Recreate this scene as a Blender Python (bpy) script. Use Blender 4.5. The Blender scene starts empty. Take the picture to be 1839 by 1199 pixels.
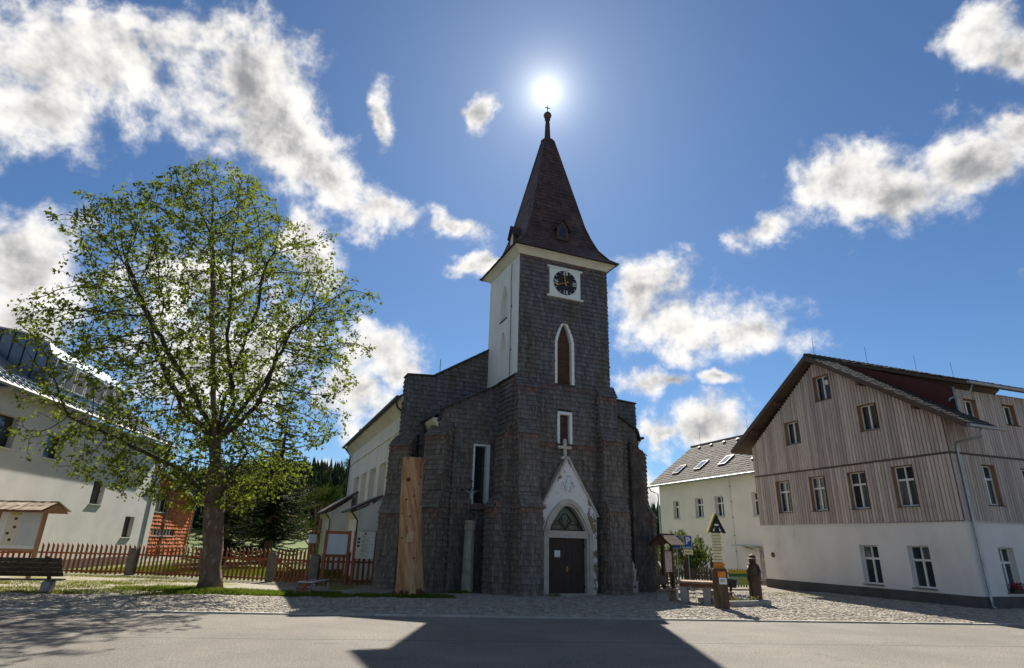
import bpy, math, random
from mathutils import Vector as V, Matrix, Euler
rad = math.radians
rnd = random.Random(7)
scene = bpy.context.scene
COL = scene.collection

# ---------------------------------------------------------------- camera
cam_d = bpy.data.cameras.new('camera'); cam = bpy.data.objects.new('camera', cam_d); COL.objects.link(cam)
cam_d.sensor_width = 36.0; cam_d.lens = 36.0 * 1055.0 / 1839.0
cam_d.clip_start = 0.1; cam_d.clip_end = 5000
PITCH, ROLL = rad(19.6), rad(1.5)
fw = V((0, math.cos(PITCH), math.sin(PITCH))); r0 = V((1, 0, 0)); u0 = r0.cross(fw)
rt = r0 * math.cos(ROLL) + u0 * math.sin(ROLL); up = u0 * math.cos(ROLL) - r0 * math.sin(ROLL)
M = Matrix((rt, up, -fw)).transposed().to_4x4(); M.translation = (0, 0, 2.2)
cam.matrix_world = M
scene.camera = cam

# ---------------------------------------------------------------- light, exposure
SUN_AZ, SUN_EL = 3.4, 42.0
EXPOSURE, SUN_POWER, SKY_POWER = 1.82, 2.75, 0.036
sd = V((math.sin(rad(SUN_AZ)) * math.cos(rad(SUN_EL)), math.cos(rad(SUN_AZ)) * math.cos(rad(SUN_EL)), math.sin(rad(SUN_EL))))
sl = bpy.data.lights.new('sun', 'SUN'); sl.energy = SUN_POWER; sl.angle = rad(0.53); sl.color = (1.0, 0.93, 0.81)
so = bpy.data.objects.new('sun', sl); COL.objects.link(so); so.rotation_euler = sd.to_track_quat('Z', 'Y').to_euler(); so.location = sd * 200
scene.view_settings.view_transform = 'Standard'; scene.view_settings.look = 'None'
scene.view_settings.gamma = 1.0; scene.view_settings.use_curve_mapping = False
scene.view_settings.exposure = EXPOSURE
scene.render.engine = 'CYCLES'
scene.cycles.use_denoising = True
scene.cycles.max_bounces = 6; scene.cycles.transparent_max_bounces = 8

# clouds of the day: azimuth, elevation, half-width, half-height (degrees), tilt
CLOUDS = [(-39.0, 35.4, 9.5, 5.2, 12), (-44.2, 30.8, 4.5, 3.6, 16), (-30.5, 37.4, 6.0, 4.0, -8), (-26.0, 34.5, 5.4, 3.4, -15),
 (-20.4, 31.8, 5.3, 2.7, -19), (-13.7, 30.3, 4.6, 1.7, -7), (-15.5, 38.5, 1.1, 2.7, 11), (-42.4, 18.9, 4.0, 4.4, 18),
 (-42.3, 14.8, 3.0, 3.0, 16), (-31.8, 21.0, 5.2, 2.8, 15), (-21.1, 25.4, 2.9, 2.5, -21), (-12.9, 17.7, 3.9, 2.9, 6), (-15.0, 13.3, 3.3, 3.9, 5),
 (-11.0, 15.8, 2.6, 1.8, 5), (-16.6, 5.6, 1.4, 1.1, 3), (-26.2, 14.6, 8.0, 4.8, 9), (17.6, 21.2, 6.9, 3.5, -13), (23.5, 18.6, 4.1, 2.1, -17),
 (12.7, 22.6, 2.8, 2.8, -3), (17.7, 10.1, 4.4, 2.0, 7), (20.3, 14.2, 1.6, .8, -4), (15.2, 14.8, 1.5, 0.9, -2), (12.8, 3.2, 1.8, 3.0, 1),
 (14.1, 10.0, 1.2, 1.2, -1), (32.5, 30.3, 4.8, 2.9, -5), (26.1, 27.5, 3.4, 1.6, 5), (38.4, 28.2, 4.0, 2.5, -19), (43.2, 28.4, 4.2, 2.8, 10),
 (46.6, 30.0, 2.8, 2.4, 0), (46.8, 35.7, 1.8, 2.6, 22), (45.6, 38.3, 1.5, 2.0, -31), (-4.0, 40.4, 1.2, 1.9, -35), (-4.4, 25.9, 1.9, 1.1, 20),
 (-6.4, 30.0, 2.4, 1.4, -35), (13.4, 14.6, 2.0, 1.6, -2),
 (60, 24, 9, 4, 0), (74, 36, 7, 4, 10), (-62, 22, 9, 5, 0), (-72, 40, 8, 5, -10), (-58, 46, 6, 3, 5), (30, 56, 7, 4, 20), (-10, 62, 8, 4, 0), (60, 55, 8, 5, 0)]

class NT:
    """small helper to write node trees"""
    def __init__(s, nt): s.nt = nt; s.n = nt.nodes; s.l = nt.links
    def new(s, t, **kw):
        n = s.n.new(t)
        for k, v in kw.items(): setattr(n, k, v)
        return n
    def put(s, sock, v):
        if hasattr(v, 'is_output') or isinstance(v, bpy.types.NodeSocket): s.l.new(v, sock)
        elif v is not None: sock.default_value = v
    def math(s, op, a, b=None, c=None, clamp=False):
        n = s.new('ShaderNodeMath', operation=op, use_clamp=clamp)
        for i, x in enumerate((a, b, c)):
            if x is not None: s.put(n.inputs[i], x)
        return n.outputs[0]
    def mix(s, fac, a, b, blend='MIX'):
        n = s.new('ShaderNodeMix', data_type='RGBA', blend_type=blend)
        s.put(n.inputs[0], fac)
        s.put(n.inputs[6], a if not isinstance(a, tuple) else (*a, 1.0)[:4]); s.put(n.inputs[7], b if not isinstance(b, tuple) else (*b, 1.0)[:4])
        return n.outputs[2]
    def noise(s, vec, scale, detail=4, rough=.55, out=0, dist=0):
        n = s.new('ShaderNodeTexNoise'); s.put(n.inputs['Vector'], vec)
        n.inputs['Scale'].default_value = scale; n.inputs['Detail'].default_value = detail; n.inputs['Roughness'].default_value = rough
        n.inputs['Distortion'].default_value = dist
        return n.outputs[out]
    def smooth(s, v, a, b, lo=0.0, hi=1.0):
        n = s.new('ShaderNodeMapRange', interpolation_type='SMOOTHSTEP')
        s.put(n.inputs[0], v); n.inputs[1].default_value = a; n.inputs[2].default_value = b; n.inputs[3].default_value = lo; n.inputs[4].default_value = hi
        return n.outputs[0]
    def vmath(s, op, a, b=None, sc=None):
        n = s.new('ShaderNodeVectorMath', operation=op); s.put(n.inputs[0], a)
        if b is not None: s.put(n.inputs[1], b)
        if sc is not None: s.put(n.inputs['Scale'], sc)
        return n.outputs['Value'] if op in ('DOT_PRODUCT', 'LENGTH', 'DISTANCE') else n.outputs[0]

def make_world():
    w = bpy.data.worlds.new('World'); scene.world = w; w.use_nodes = True
    t = NT(w.node_tree); t.n.clear()
    tc = t.new('ShaderNodeTexCoord'); d = t.vmath('NORMALIZE', tc.outputs['Generated'])
    sky = t.new('ShaderNodeTexSky', sky_type='NISHITA', sun_disc=False)
    sky.sun_elevation = rad(SUN_EL); sky.sun_rotation = rad(SUN_AZ); sky.altitude = 900; sky.air_density = 1.0; sky.dust_density = 0.3; sky.ozone_density = 2.2
    blue = t.mix(1.0, sky.outputs[0], SKY_TINT, 'MULTIPLY')
    # warped direction for ragged cloud outlines
    n1 = t.vmath('SUBTRACT', t.noise(d, 6.0, 4, .55, 1), (.5, .5, .5)); n2 = t.vmath('SUBTRACT', t.noise(d, 26.0, 6, .62, 1), (.5, .5, .5))
    wd = t.vmath('ADD', d, t.vmath('ADD', t.vmath('SCALE', n1, sc=.12), t.vmath('SCALE', n2, sc=.03)))
    field = None
    for az, el, a, b, ro in CLOUDS:
        A, E = rad(az), rad(el)
        c = V((math.sin(A) * math.cos(E), math.cos(A) * math.cos(E), math.sin(E)))
        hz = V((math.cos(A), -math.sin(A), 0)); vt = hz.cross(c)
        ux = hz * math.cos(rad(ro)) + vt * math.sin(rad(ro)); uy = vt * math.cos(rad(ro)) - hz * math.sin(rad(ro))
        m = t.new('ShaderNodeMapping', vector_type='TEXTURE'); t.put(m.inputs[0], wd)
        m.inputs[1].default_value = c; m.inputs[2].default_value = Matrix((ux, uy, ux.cross(uy))).transposed().to_euler('XYZ')
        m.inputs[3].default_value = (rad(a) * 1.6, rad(b) * 1.6, .3)
        ln = t.math('SUBTRACT', 1.0, t.vmath('LENGTH', m.outputs[0]))
        field = ln if field is None else t.math('SMOOTH_MAX', field, ln, .16)
    # unseen sky beyond the view: cloud cover raised there to brighten the shade
    sep = t.new('ShaderNodeSeparateXYZ'); t.put(sep.inputs[0], d)
    flat = t.vmath('MULTIPLY', d, (1, 1, 2.2))
    gen = t.math('MULTIPLY', t.math('SUBTRACT', t.noise(flat, 2.6, 6, .55), .49), 3.2)
    away = t.smooth(sep.outputs[1], .35, .0)
    field = t.math('MAXIMUM', field, t.math('SUBTRACT', t.math('MULTIPLY', gen, away), t.math('SUBTRACT', 1.0, away)))
    # billows: the same noise read a little nearer the sun tells which flank is lit
    def billow(v, fine=True):
        b = t.math('ADD', t.math('MULTIPLY', t.noise(v, 7.0, 10 if fine else 4, .60, dist=.35), 1.0), t.math('MULTIPLY', t.noise(v, 24.0, 8 if fine else 3, .64), .5))
        return b
    bn = billow(d)
    tos = t.vmath('NORMALIZE', t.vmath('SUBTRACT', tuple(sd + V((0, 0, .30))), d)); bs_ = billow(t.vmath('ADD', d, t.vmath('SCALE', tos, sc=.032)), False)
    dens = t.math('ADD', t.math('MULTIPLY_ADD', field, 1.7, -.48), t.math('MULTIPLY', t.math('SUBTRACT', bn, .75), 3.6))
    alpha = t.math('POWER', t.smooth(dens, -.35, .75), 1.3)
    lit = t.math('MULTIPLY_ADD', t.math('SUBTRACT', billow(d, False), bs_), 2.6, .62)
    thick = t.smooth(dens, .3, 1.7)
    sh = t.math('SUBTRACT', lit, t.math('MULTIPLY_ADD', thick, .62, -.16))
    sh = t.smooth(sh, -.15, 1.05)
    cl = t.mix(sh, CLOUD_CORE, CLOUD_RIM)
    # sun disc and aureole
    mu = t.vmath('DOT_PRODUCT', d, tuple(sd))
    ang = t.math('ARCCOSINE', t.math('MINIMUM', mu, 1.0))
    core = t.math('MULTIPLY', t.smooth(ang, rad(.95), rad(.62)), 10.0)
    halo = t.math('MULTIPLY', t.math('POWER', 2.718, t.math('MULTIPLY', ang, -40.0)), .42)
    halo2 = t.math('MULTIPLY', t.math('POWER', 2.718, t.math('MULTIPLY', ang, -6.0)), .03)
    glow = t.math('ADD', core, t.math('ADD', halo, halo2))
    gc = t.vmath('SCALE', (1.0, .97, .9), sc=glow)
    s1 = t.vmath('SCALE', blue, sc=SKY_POWER)
    tot = t.vmath('ADD', t.mix(alpha, s1, cl), gc)
    bg = t.new('ShaderNodeBackground'); t.put(bg.inputs[0], tot); bg.inputs[1].default_value = 1.0
    out = t.new('ShaderNodeOutputWorld'); t.l.new(bg.outputs[0], out.inputs[0])
    w.cycles.sampling_method = 'MANUAL'; w.cycles.sample_map_resolution = 1024
SKY_TINT = (.46, .62, .76)
CLOUD_RIM, CLOUD_CORE = (.30, .292, .28), (.085, .087, .093)
make_world()

# ---------------------------------------------------------------- mesh helpers
class MB:
    def __init__(s): s.v = []; s.f = []; s.t = []
    def poly(s, pts, tint=0.0):
        i = len(s.v); s.v += [tuple(p) for p in pts]; s.f.append(tuple(range(i, i + len(pts)))); s.t.append(tint)
    def quad(s, a, b, c, d, tint=0.0): s.poly((a, b, c, d), tint)
    def raw(s, vs, fs, tint=0.0):
        i = len(s.v); s.v += [tuple(p) for p in vs]
        for f in fs: s.f.append(tuple(i + k for k in f)); s.t.append(tint)
    def obox(s, c, ux, uy, uz, tint=0.0):
        c, ux, uy, uz = V(c), V(ux), V(uy), V(uz)
        vs = [c + ux * a + uy * b + uz * d for a in (-1, 1) for b in (-1, 1) for d in (-1, 1)]
        s.raw(vs, [(0, 1, 3, 2), (4, 6, 7, 5), (0, 4, 5, 1), (2, 3, 7, 6), (0, 2, 6, 4), (1, 5, 7, 3)], tint)
        return s
    def box(s, x0, x1, y0, y1, z0, z1, tint=0.0):
        return s.obox(((x0 + x1) / 2, (y0 + y1) / 2, (z0 + z1) / 2), ((x1 - x0) / 2, 0, 0), (0, (y1 - y0) / 2, 0), (0, 0, (z1 - z0) / 2), tint)
    def bar(s, p, q, w, h, upv=(0, 0, 1), tint=0.0):
        p, q = V(p), V(q); d = q - p; x = d.cross(V(upv))
        if x.length < 1e-5: x = d.cross(V((1, 0, 0)))
        x.normalize(); z = x.cross(d).normalized()
        return s.obox((p + q) / 2, d / 2, x * w / 2, z * h / 2, tint)
    def prism(s, pts, off, tint=0.0):
        pts = [V(p) for p in pts]; off = V(off); n = len(pts)
        vs = pts + [p + off for p in pts]
        s.raw(vs, [tuple(range(n - 1, -1, -1)), tuple(range(n, 2 * n))] + [(i, (i + 1) % n, (i + 1) % n + n, i + n) for i in range(n)], tint)
        return s
    def tube(s, pts, rads, n=8, cap=True, tint=0.0):
        pts = [V(p) for p in pts]
        if not isinstance(rads, (list, tuple)): rads = [rads] * len(pts)
        i0 = len(s.v); px = None
        for k, p in enumerate(pts):
            d = (pts[min(k + 1, len(pts) - 1)] - pts[max(k - 1, 0)])
            if d.length < 1e-9: d = V((0, 0, 1))
            d.normalize()
            if px is None:
                px = d.cross(V((0, 0, 1)))
                if px.length < .1: px = d.cross(V((1, 0, 0)))
            px = (px - d * px.dot(d))
            if px.length < 1e-6: px = d.orthogonal()
            px.normalize(); py = d.cross(px)
            for j in range(n):
                a = 2 * math.pi * j / n; s.v.append(tuple(p + (px * math.cos(a) + py * math.sin(a)) * rads[k]))
        for k in range(len(pts) - 1):
            for j in range(n):
                a = i0 + k * n + j; b = i0 + k * n + (j + 1) % n
                s.f.append((a, b, b + n, a + n)); s.t.append(tint)
        if cap:
            s.f.append(tuple(i0 + j for j in range(n - 1, -1, -1))); s.t.append(tint)
            s.f.append(tuple(i0 + (len(pts) - 1) * n + j for j in range(n))); s.t.append(tint)
        return s
    def lathe(s, c, prof, n=16, fn=None):
        c = V(c); i0 = len(s.v)
        for k, (r, z) in enumerate(prof):
            for j in range(n):
                a = 2 * math.pi * j / n; rr = r * (fn(a, z) if fn else 1.0)
                s.v.append((c.x + rr * math.cos(a), c.y + rr * math.sin(a), c.z + z))
        for k in range(len(prof) - 1):
            for j in range(n):
                a = i0 + k * n + j; b = i0 + k * n + (j + 1) % n
                s.f.append((a, b, b + n, a + n)); s.t.append(0.0)
        s.f.append(tuple(i0 + j for j in range(n - 1, -1, -1))); s.t.append(0.0)
        s.f.append(tuple(i0 + (len(prof) - 1) * n + j for j in range(n))); s.t.append(0.0)
        return s
    def mesh(s, name, mat, smooth=False, tint=False):
        me = bpy.data.meshes.new(name); me.from_pydata(s.v, [], s.f)
        if tint:
            at = me.attributes.new('tint', 'FLOAT', 'FACE'); at.data.foreach_set('value', s.t)
        if mat: me.materials.append(mat)
        if smooth: me.polygons.foreach_set('use_smooth', [True] * len(me.polygons))
        me.update(); return me
    def build(s, name, mat, parent=None, smooth=False, tint=False, stuff=False, label=None):
        return link(name, s.mesh(name, mat, smooth, tint), parent, stuff, label)

def link(name, data, parent=None, stuff=False, label=None, loc=None, rot=None):
    o = bpy.data.objects.new(name, data); COL.objects.link(o)
    if parent: o.parent = parent
    if stuff: o['kind'] = 'stuff'
    if label: o['label'] = label
    if loc is not None: o.location = loc
    if rot is not None: o.rotation_euler = rot
    return o
def tag(o, label, cat, group=None, kind=None):
    o['label'] = label; o['category'] = cat
    if group: o['group'] = group
    if kind: o['kind'] = kind
    return o
def thing(name, label, cat, loc=(0, 0, 0), rz=0.0, group=None):
    o = bpy.data.objects.new(name, None); COL.objects.link(o); o.location = loc; o.rotation_euler = (0, 0, rz)
    o.empty_display_size = .3
    return tag(o, label, cat, group)
def structure(o): o['kind'] = 'structure'; return o
def bevel(o, w, seg=1):
    m = o.modifiers.new('edge', 'BEVEL'); m.width = w; m.segments = seg; m.limit_method = 'ANGLE'; return o

# ---------------------------------------------------------------- materials
def mat(name, c1, c2=None, scale=4.0, rough=.8, bump=0.0, bscale=30.0, island=0.0, orand=0.0, stretch=(1, 1, 1), metal=0.0, spec=.3,
        tint=None, c3=None, s3=1.0, t3=(.55, .7), hue=0.0, detail=5, low=None, shear=0.0):
    m = bpy.data.materials.new(name); m.use_nodes = True; t = NT(m.node_tree); b = t.n['Principled BSDF']
    tc = t.new('ShaderNodeTexCoord'); src = tc.outputs['Object']
    if shear:
        sx = t.new('ShaderNodeSeparateXYZ'); t.put(sx.inputs[0], src); cx_ = t.new('ShaderNodeCombineXYZ'); t.put(cx_.inputs[0], t.math('MULTIPLY_ADD', sx.outputs[2], shear, sx.outputs[0])); t.put(cx_.inputs[1], sx.outputs[1]); t.put(cx_.inputs[2], sx.outputs[2]); src = cx_.outputs[0]
    vec = t.vmath('MULTIPLY', src, stretch)
    col = (*c1, 1.0)
    if c2 is not None:
        f = t.smooth(t.noise(vec, scale, detail, .6), .35, .66); col = t.mix(f, c1, c2)
    if c3 is not None:
        f3 = t.smooth(t.noise(t.vmath('ADD', vec, (3.1, 7.7, 1.3)), s3, 6, .62), t3[0], t3[1]); col = t.mix(f3, col if not isinstance(col, tuple) else c1, c3)
    if low is not None:   # browner boards on the lower storeys: colour, height where they give way
        sz = t.new('ShaderNodeSeparateXYZ'); t.put(sz.inputs[0], tc.outputs['Object']); zf = t.math('ADD', sz.outputs[2], t.math('MULTIPLY', t.math('SUBTRACT', t.noise(tc.outputs['Object'], .7, 4), .5), 5.0))
        col = t.mix(t.smooth(zf, low[2] + 2.5, low[2] - 2.5), col, t.mix(t.smooth(t.noise(vec, 1.7, 5, .6), .35, .66), low[0], low[1]))
    if tint is not None:
        at = t.new('ShaderNodeAttribute', attribute_name='tint'); col = t.mix(at.outputs['Fac'], col, tint)
    if island or orand:
        if island: r = t.new('ShaderNodeNewGeometry').outputs['Random Per Island']; amt = island
        else: r = t.new('ShaderNodeObjectInfo').outputs['Random']; amt = orand
        k = t.math('MULTIPLY_ADD', r, 2 * amt, 1 - amt)
        hs = t.new('ShaderNodeHueSaturation'); t.put(hs.inputs['Color'], col); t.put(hs.inputs['Value'], k)
        if hue: t.put(hs.inputs['Hue'], t.math('MULTIPLY_ADD', t.math('FRACT', t.math('MULTIPLY', r, 7.13)), 2 * hue, .5 - hue))
        col = hs.outputs[0]
    t.put(b.inputs['Base Color'], col)
    b.inputs['Roughness'].default_value = rough; b.inputs['Metallic'].default_value = metal; b.inputs['Specular IOR Level'].default_value = spec
    if bump:
        bn = t.new('ShaderNodeBump'); bn.inputs['Strength'].default_value = min(1, bump); bn.inputs['Distance'].default_value = .02
        t.put(bn.inputs['Height'], t.noise(vec, bscale, 6, .65)); t.l.new(bn.outputs[0], b.inputs['Normal'])
    return m

def leaf_mat(name, c1, c2, trans=.45, spec=.04):
    m = bpy.data.materials.new(name); m.use_nodes = True; t = NT(m.node_tree); t.n.clear()
    r = t.new('ShaderNodeNewGeometry').outputs['Random Per Island']
    tc = t.new('ShaderNodeTexCoord')
    f = t.math('ADD', t.math('MULTIPLY', r, .6), t.math('MULTIPLY', t.noise(tc.outputs['Object'], .8, 3), .4))
    col = t.mix(f, c1, c2)
    d = t.new('ShaderNodeBsdfPrincipled'); t.put(d.inputs['Base Color'], col); d.inputs['Roughness'].default_value = .7; d.inputs['Specular IOR Level'].default_value = spec
    tr = t.new('ShaderNodeBsdfTranslucent'); t.put(tr.inputs[0], t.mix(.5, col, (.24, .30, .03)))
    mx = t.new('ShaderNodeMixShader'); mx.inputs[0].default_value = trans
    t.l.new(d.outputs[0], mx.inputs[1]); t.l.new(tr.outputs[0], mx.inputs[2])
    o = t.new('ShaderNodeOutputMaterial'); t.l.new(mx.outputs[0], o.inputs[0])
    return m

MT = {}
MT['shingle'] = mat('weathered_shingle', (.108, .102, .114), (.160, .150, .158), 1.1, .75, .5, 22, island=.24, stretch=(4, 4, .6), tint=(.21, .095, .055), spec=.2, c3=(.115, .105, .068), s3=.28, t3=(.5, .72), hue=.008, low=((.140, .120, .099), (.205, .178, .148), 8.2))
MT['shingle_back'] = mat('dark_shingle_backing', (.045, .04, .038), (.07, .06, .055), 3, .9)  # dark brown backing behind the shingles, also on copings and sills
MT['slate'] = mat('spire_shingle', (.055, .032, .031), (.085, .052, .048), 1.2, .6, .3, 20, island=.3, hue=.01)
MT['plaster'] = mat('white_plaster', (.80, .79, .76), (.72, .71, .68), .9, .9, .25, 18, c3=(.50, .48, .43), s3=.55, t3=(.6, .85), stretch=(1, 1, .45))
MT['plaster_peel'] = mat('peeling_portal_plaster', (.80, .745, .71), (.72, .665, .625), 2, .9, .5, 22, c3=(.27, .20, .13), s3=1.7, t3=(.545, .575))
MT['stone'] = mat('portal_stone', (.56, .50, .41), (.45, .40, .33), 3, .85, .4, 30, c3=(.22, .20, .12), s3=1.2, t3=(.6, .78))
MT['cornice'] = mat('cornice_plaster', (.72, .68, .60), (.62, .57, .48), .8, .9, .2, 20)
MT['louver'] = mat('brown_louver', (.075, .04, .03), (.11, .06, .042), 2, .7, .2, 20, stretch=(1, 1, 6))
MT['door'] = mat('dark_door_wood', (.035, .022, .018), (.055, .035, .027), 3, .55, .3, 25, stretch=(6, 6, .6))
MT['darkwood'] = mat('dark_wood', (.05, .033, .022), (.085, .055, .036), 2, .75, .4, 25, stretch=(4, 4, 1))
MT['glass'] = mat('window_glass', (.022, .028, .03), (.03, .036, .04), 2, .04, spec=.6)
MT['glass_curtain'] = mat('curtained_glass', (.10, .10, .095), (.035, .04, .042), 1.3, .05, spec=.6, stretch=(2.5, 2.5, .5))
MT['whiteframe'] = mat('white_window_frame', (.76, .75, .72), (.68, .67, .64), 3, .5)
MT['lead'] = mat('leaded_glass', (.05, .055, .035), (.10, .105, .06), 3, .2, .2, 15, spec=.5)
MT['iron'] = mat('black_iron', (.018, .018, .018), (.03, .028, .026), 6, .5, metal=.3)
MT['metal'] = mat('zinc_sheet', (.34, .36, .38), (.26, .28, .30), 3, .35, metal=.85, spec=.5)
MT['green_metal'] = mat('dark_gutter', (.035, .045, .04), (.055, .06, .055), 3, .5, metal=.3)
MT['ball'] = mat('dull_copper_ball', (.09, .06, .04), (.13, .09, .06), 6, .5, metal=.3)
MT['gold'] = mat('gilt_hands', (.45, .22, .05), (.55, .30, .08), 6, .4, metal=.6)
MT['black'] = mat('clock_black', (.014, .014, .016), (.022, .022, .024), 5, .5)
MT['whitepaint'] = mat('white_paint', (.78, .77, .74), (.72, .71, .68), 4, .55)
# ---------------------------------------------------------------- wall helpers
class Plane:
    def __init__(s, o, u, n): s.o, s.u, s.n = V(o), V(u).normalized(), V(n).normalized()
    def p(s, a, b, c=0.0): return s.o + s.u * a + V((0, 0, b)) + s.n * c
class Rect:
    def __init__(s, a0, a1, b0, b1): s.a0, s.a1, s.b0, s.b1 = a0, a1, b0, b1
    def breaks(s): return [s.a0, s.a1]
    def top(s, a): return s.b1
    def iv(s, v): return (s.a0, s.a1) if s.b0 < v < s.b1 else None
    def outline(s): return [(s.a0, s.b0), (s.a1, s.b0), (s.a1, s.b1), (s.a0, s.b1)]
class Arch:
    """pointed arch opening"""
    def __init__(s, c, hw, b0, spring, apex, p=1.75): s.c, s.hw, s.b0, s.sp, s.ap, s.pw = c, hw, b0, spring, apex, p; s.a0, s.a1 = c - hw, c + hw
    def breaks(s): return [s.c + s.hw * k / 6 for k in range(-6, 7)]
    def top(s, a): return s.sp + (s.ap - s.sp) * (1 - min(1, abs(a - s.c) / s.hw) ** s.pw)
    def iv(s, v):
        if not s.b0 < v < s.ap: return None
        w = s.hw if v < s.sp else s.hw * max(0, 1 - (v - s.sp) / (s.ap - s.sp)) ** (1 / s.pw)
        return (s.c - w, s.c + w)
    def outline(s): return [(s.a0, s.b0), (s.a1, s.b0)] + [(a, s.top(a)) for a in reversed(s.breaks())]
def lerp_profile(prof, a):
    for (x0, y0), (x1, y1) in zip(prof, prof[1:]):
        if x0 <= a <= x1: return y0 + (y1 - y0) * (a - x0) / max(1e-9, x1 - x0)
    return prof[0][1] if a < prof[0][0] else prof[-1][1]
def wall(mb, pl, prof, bot, holes=(), depth=.25):
    """a wall face with real openings and their reveals; prof = top line [(a, z)...]"""
    br = sorted(set([round(x, 4) for x, _ in prof] + [round(b, 4) for h in holes for b in h.breaks()]))
    br = [b for b in br if prof[0][0] <= b <= prof[-1][0]]
    for a, b in zip(br, br[1:]):
        if b - a < 1e-4: continue
        m = (a + b) / 2; ta, tb = lerp_profile(prof, a), lerp_profile(prof, b)
        lo_a = lo_b = bot
        for h in sorted([h for h in holes if h.a0 < m < h.a1], key=lambda h: h.b0):
            mb.quad(pl.p(a, lo_a), pl.p(b, lo_b), pl.p(b, h.b0), pl.p(a, h.b0))
            mb.quad(pl.p(a, h.top(a)), pl.p(b, h.top(b)), pl.p(b, h.top(b), -depth), pl.p(a, h.top(a), -depth))
            mb.quad(pl.p(a, h.b0), pl.p(a, h.b0, -depth), pl.p(b, h.b0, -depth), pl.p(b, h.b0))
            lo_a, lo_b = h.top(a), h.top(b)
        mb.quad(pl.p(a, lo_a), pl.p(b, lo_b), pl.p(b, tb), pl.p(a, ta))
    for h in holes:
        for x in (h.a0, h.a1): mb.quad(pl.p(x, h.b0), pl.p(x, h.b0, -depth), pl.p(x, h.top(x), -depth), pl.p(x, h.top(x)))
def opening_fill(pl, h, c, grow=0.0):
    """flat panel closing an opening at depth c"""
    return [pl.p(a, b, c) for a, b in h.outline()]
def shingles(mb, pl, iv, z0, z1, holes=(), row=.25, w=.125, tint=None, thick=.085, r=rnd):
    """overlapping wooden shingles, row by row; iv(z) gives the wall's extent at that height"""
    n = max(1, round((z1 - z0) / row)); row = (z1 - z0) / n
    for i in range(n):
        v0 = z0 + i * row; mid = v0 + row * .5; ext = iv(mid)
        if ext is None: continue
        segs = [ext]
        for h in holes:
            x = h.iv(mid)
            if x: segs = [q for s in segs for q in ((s[0], min(s[1], x[0])), (max(s[0], x[1]), s[1])) if q[1] - q[0] > .02]
        top = min(v0 + row * 1.18, z1 + .01)
        for a, b in segs:
            if b - a < .02: continue
            x = a - r.random() * w * .6
            while x < b - .01:
                ww = w * r.uniform(.7, 1.3); l, q = max(a, x + .004), min(b, x + ww - .004); x += ww
                if q - l < .02: continue
                d = thick * r.uniform(.75, 1.25); dz = r.uniform(-.016, .012); k = r.uniform(-.006, .006)
                t = tint(mid + dz, (l + q) / 2) if tint else 0.0
                zb = v0 - .012 + dz; m1 = l + (q - l) * .28; m2 = q - (q - l) * .28
                vs = [pl.p(l, zb + .018, d + k), pl.p(m1, zb, d + k), pl.p(m2, zb, d - k), pl.p(q, zb + .018, d - k), pl.p(q, top, .012), pl.p(l, top, .012),
                      pl.p(l, zb + .018, 0), pl.p(q, zb + .018, 0)]
                mb.raw(vs, [(0, 1, 2, 3, 4, 5), (6, 7, 3, 2, 1, 0), (0, 5, 6), (3, 7, 4)], t)
def window(parent, pl, h, depth, style='T', frame=None, glass=None, name='window', fw_=.055, sill=None, tr=.34):
    """frame with separate panes, set back in its opening"""
    frame = frame or MT['whiteframe']; glass = glass or MT['glass']
    mb = MB(); a0, a1, b0, b1 = h.a0 + .012, h.a1 - .012, h.b0 + .01, h.b1 - .01; c0, c1 = -depth + .01, -depth + .075
    def bx(x0, x1, y0, y1, d=0.0): mb.obox(pl.p((x0 + x1) / 2, (y0 + y1) / 2, (c0 + c1) / 2 + d), pl.u * (x1 - x0) / 2, V((0, 0, (y1 - y0) / 2)), pl.n * ((c1 - c0) / 2 + d))
    bx(a0, a0 + fw_, b0, b1); bx(a1 - fw_, a1, b0, b1); bx(a0 + fw_, a1 - fw_, b0, b0 + fw_ * 1.3); bx(a0 + fw_, a1 - fw_, b1 - fw_, b1)
    panes = []
    if style == 'T':
        zt = b1 - (b1 - b0) * tr; m = (a0 + a1) / 2
        bx(a0 + fw_, a1 - fw_, zt - .05, zt + .05, .008); bx(m - .05, m + .05, b0 + fw_ * 1.3, zt - .05, .004); bx(m - .035, m + .035, zt + .05, b1 - fw_, .004)
        panes = [(a0 + fw_, m - .05, b0 + fw_, zt - .05), (m + .05, a1 - fw_, b0 + fw_, zt - .05), (a0 + fw_, m - .035, zt + .05, b1 - fw_), (m + .035, a1 - fw_, zt + .05, b1 - fw_)]
    elif style == '2':
        m = (a0 + a1) / 2; bx(m - .05, m + .05, b0 + fw_ * 1.3, b1 - fw_, .004); panes = [(a0 + fw_, m - .05, b0 + fw_, b1 - fw_), (m + .05, a1 - fw_, b0 + fw_, b1 - fw_)]
    else: panes = [(a0 + fw_, a1 - fw_, b0 + fw_, b1 - fw_)]
    wn = mb.build(name, frame, parent)
    for i, (x0, x1, y0, y1) in enumerate(panes):
        g = MB(); tw = rnd.uniform(-.004, .004)
        g.quad(pl.p(x0 - .01, y0 - .01, c0 + .02 + tw), pl.p(x1 + .01, y0 - .01, c0 + .02 - tw), pl.p(x1 + .01, y1 + .01, c0 + .02), pl.p(x0 - .01, y1 + .01, c0 + .02))
        g.build('pane', glass[i % len(glass)] if isinstance(glass, list) else glass, wn)
    if sill:
        s = MB(); s.obox(pl.p((h.a0 + h.a1) / 2, h.b0 - .02, -depth / 2 + .05), pl.u * ((h.a1 - h.a0) / 2 + .05), V((0, 0, .018)), pl.n * (depth / 2 + .06)); s.build('sill', sill, wn)
    return wn

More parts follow.
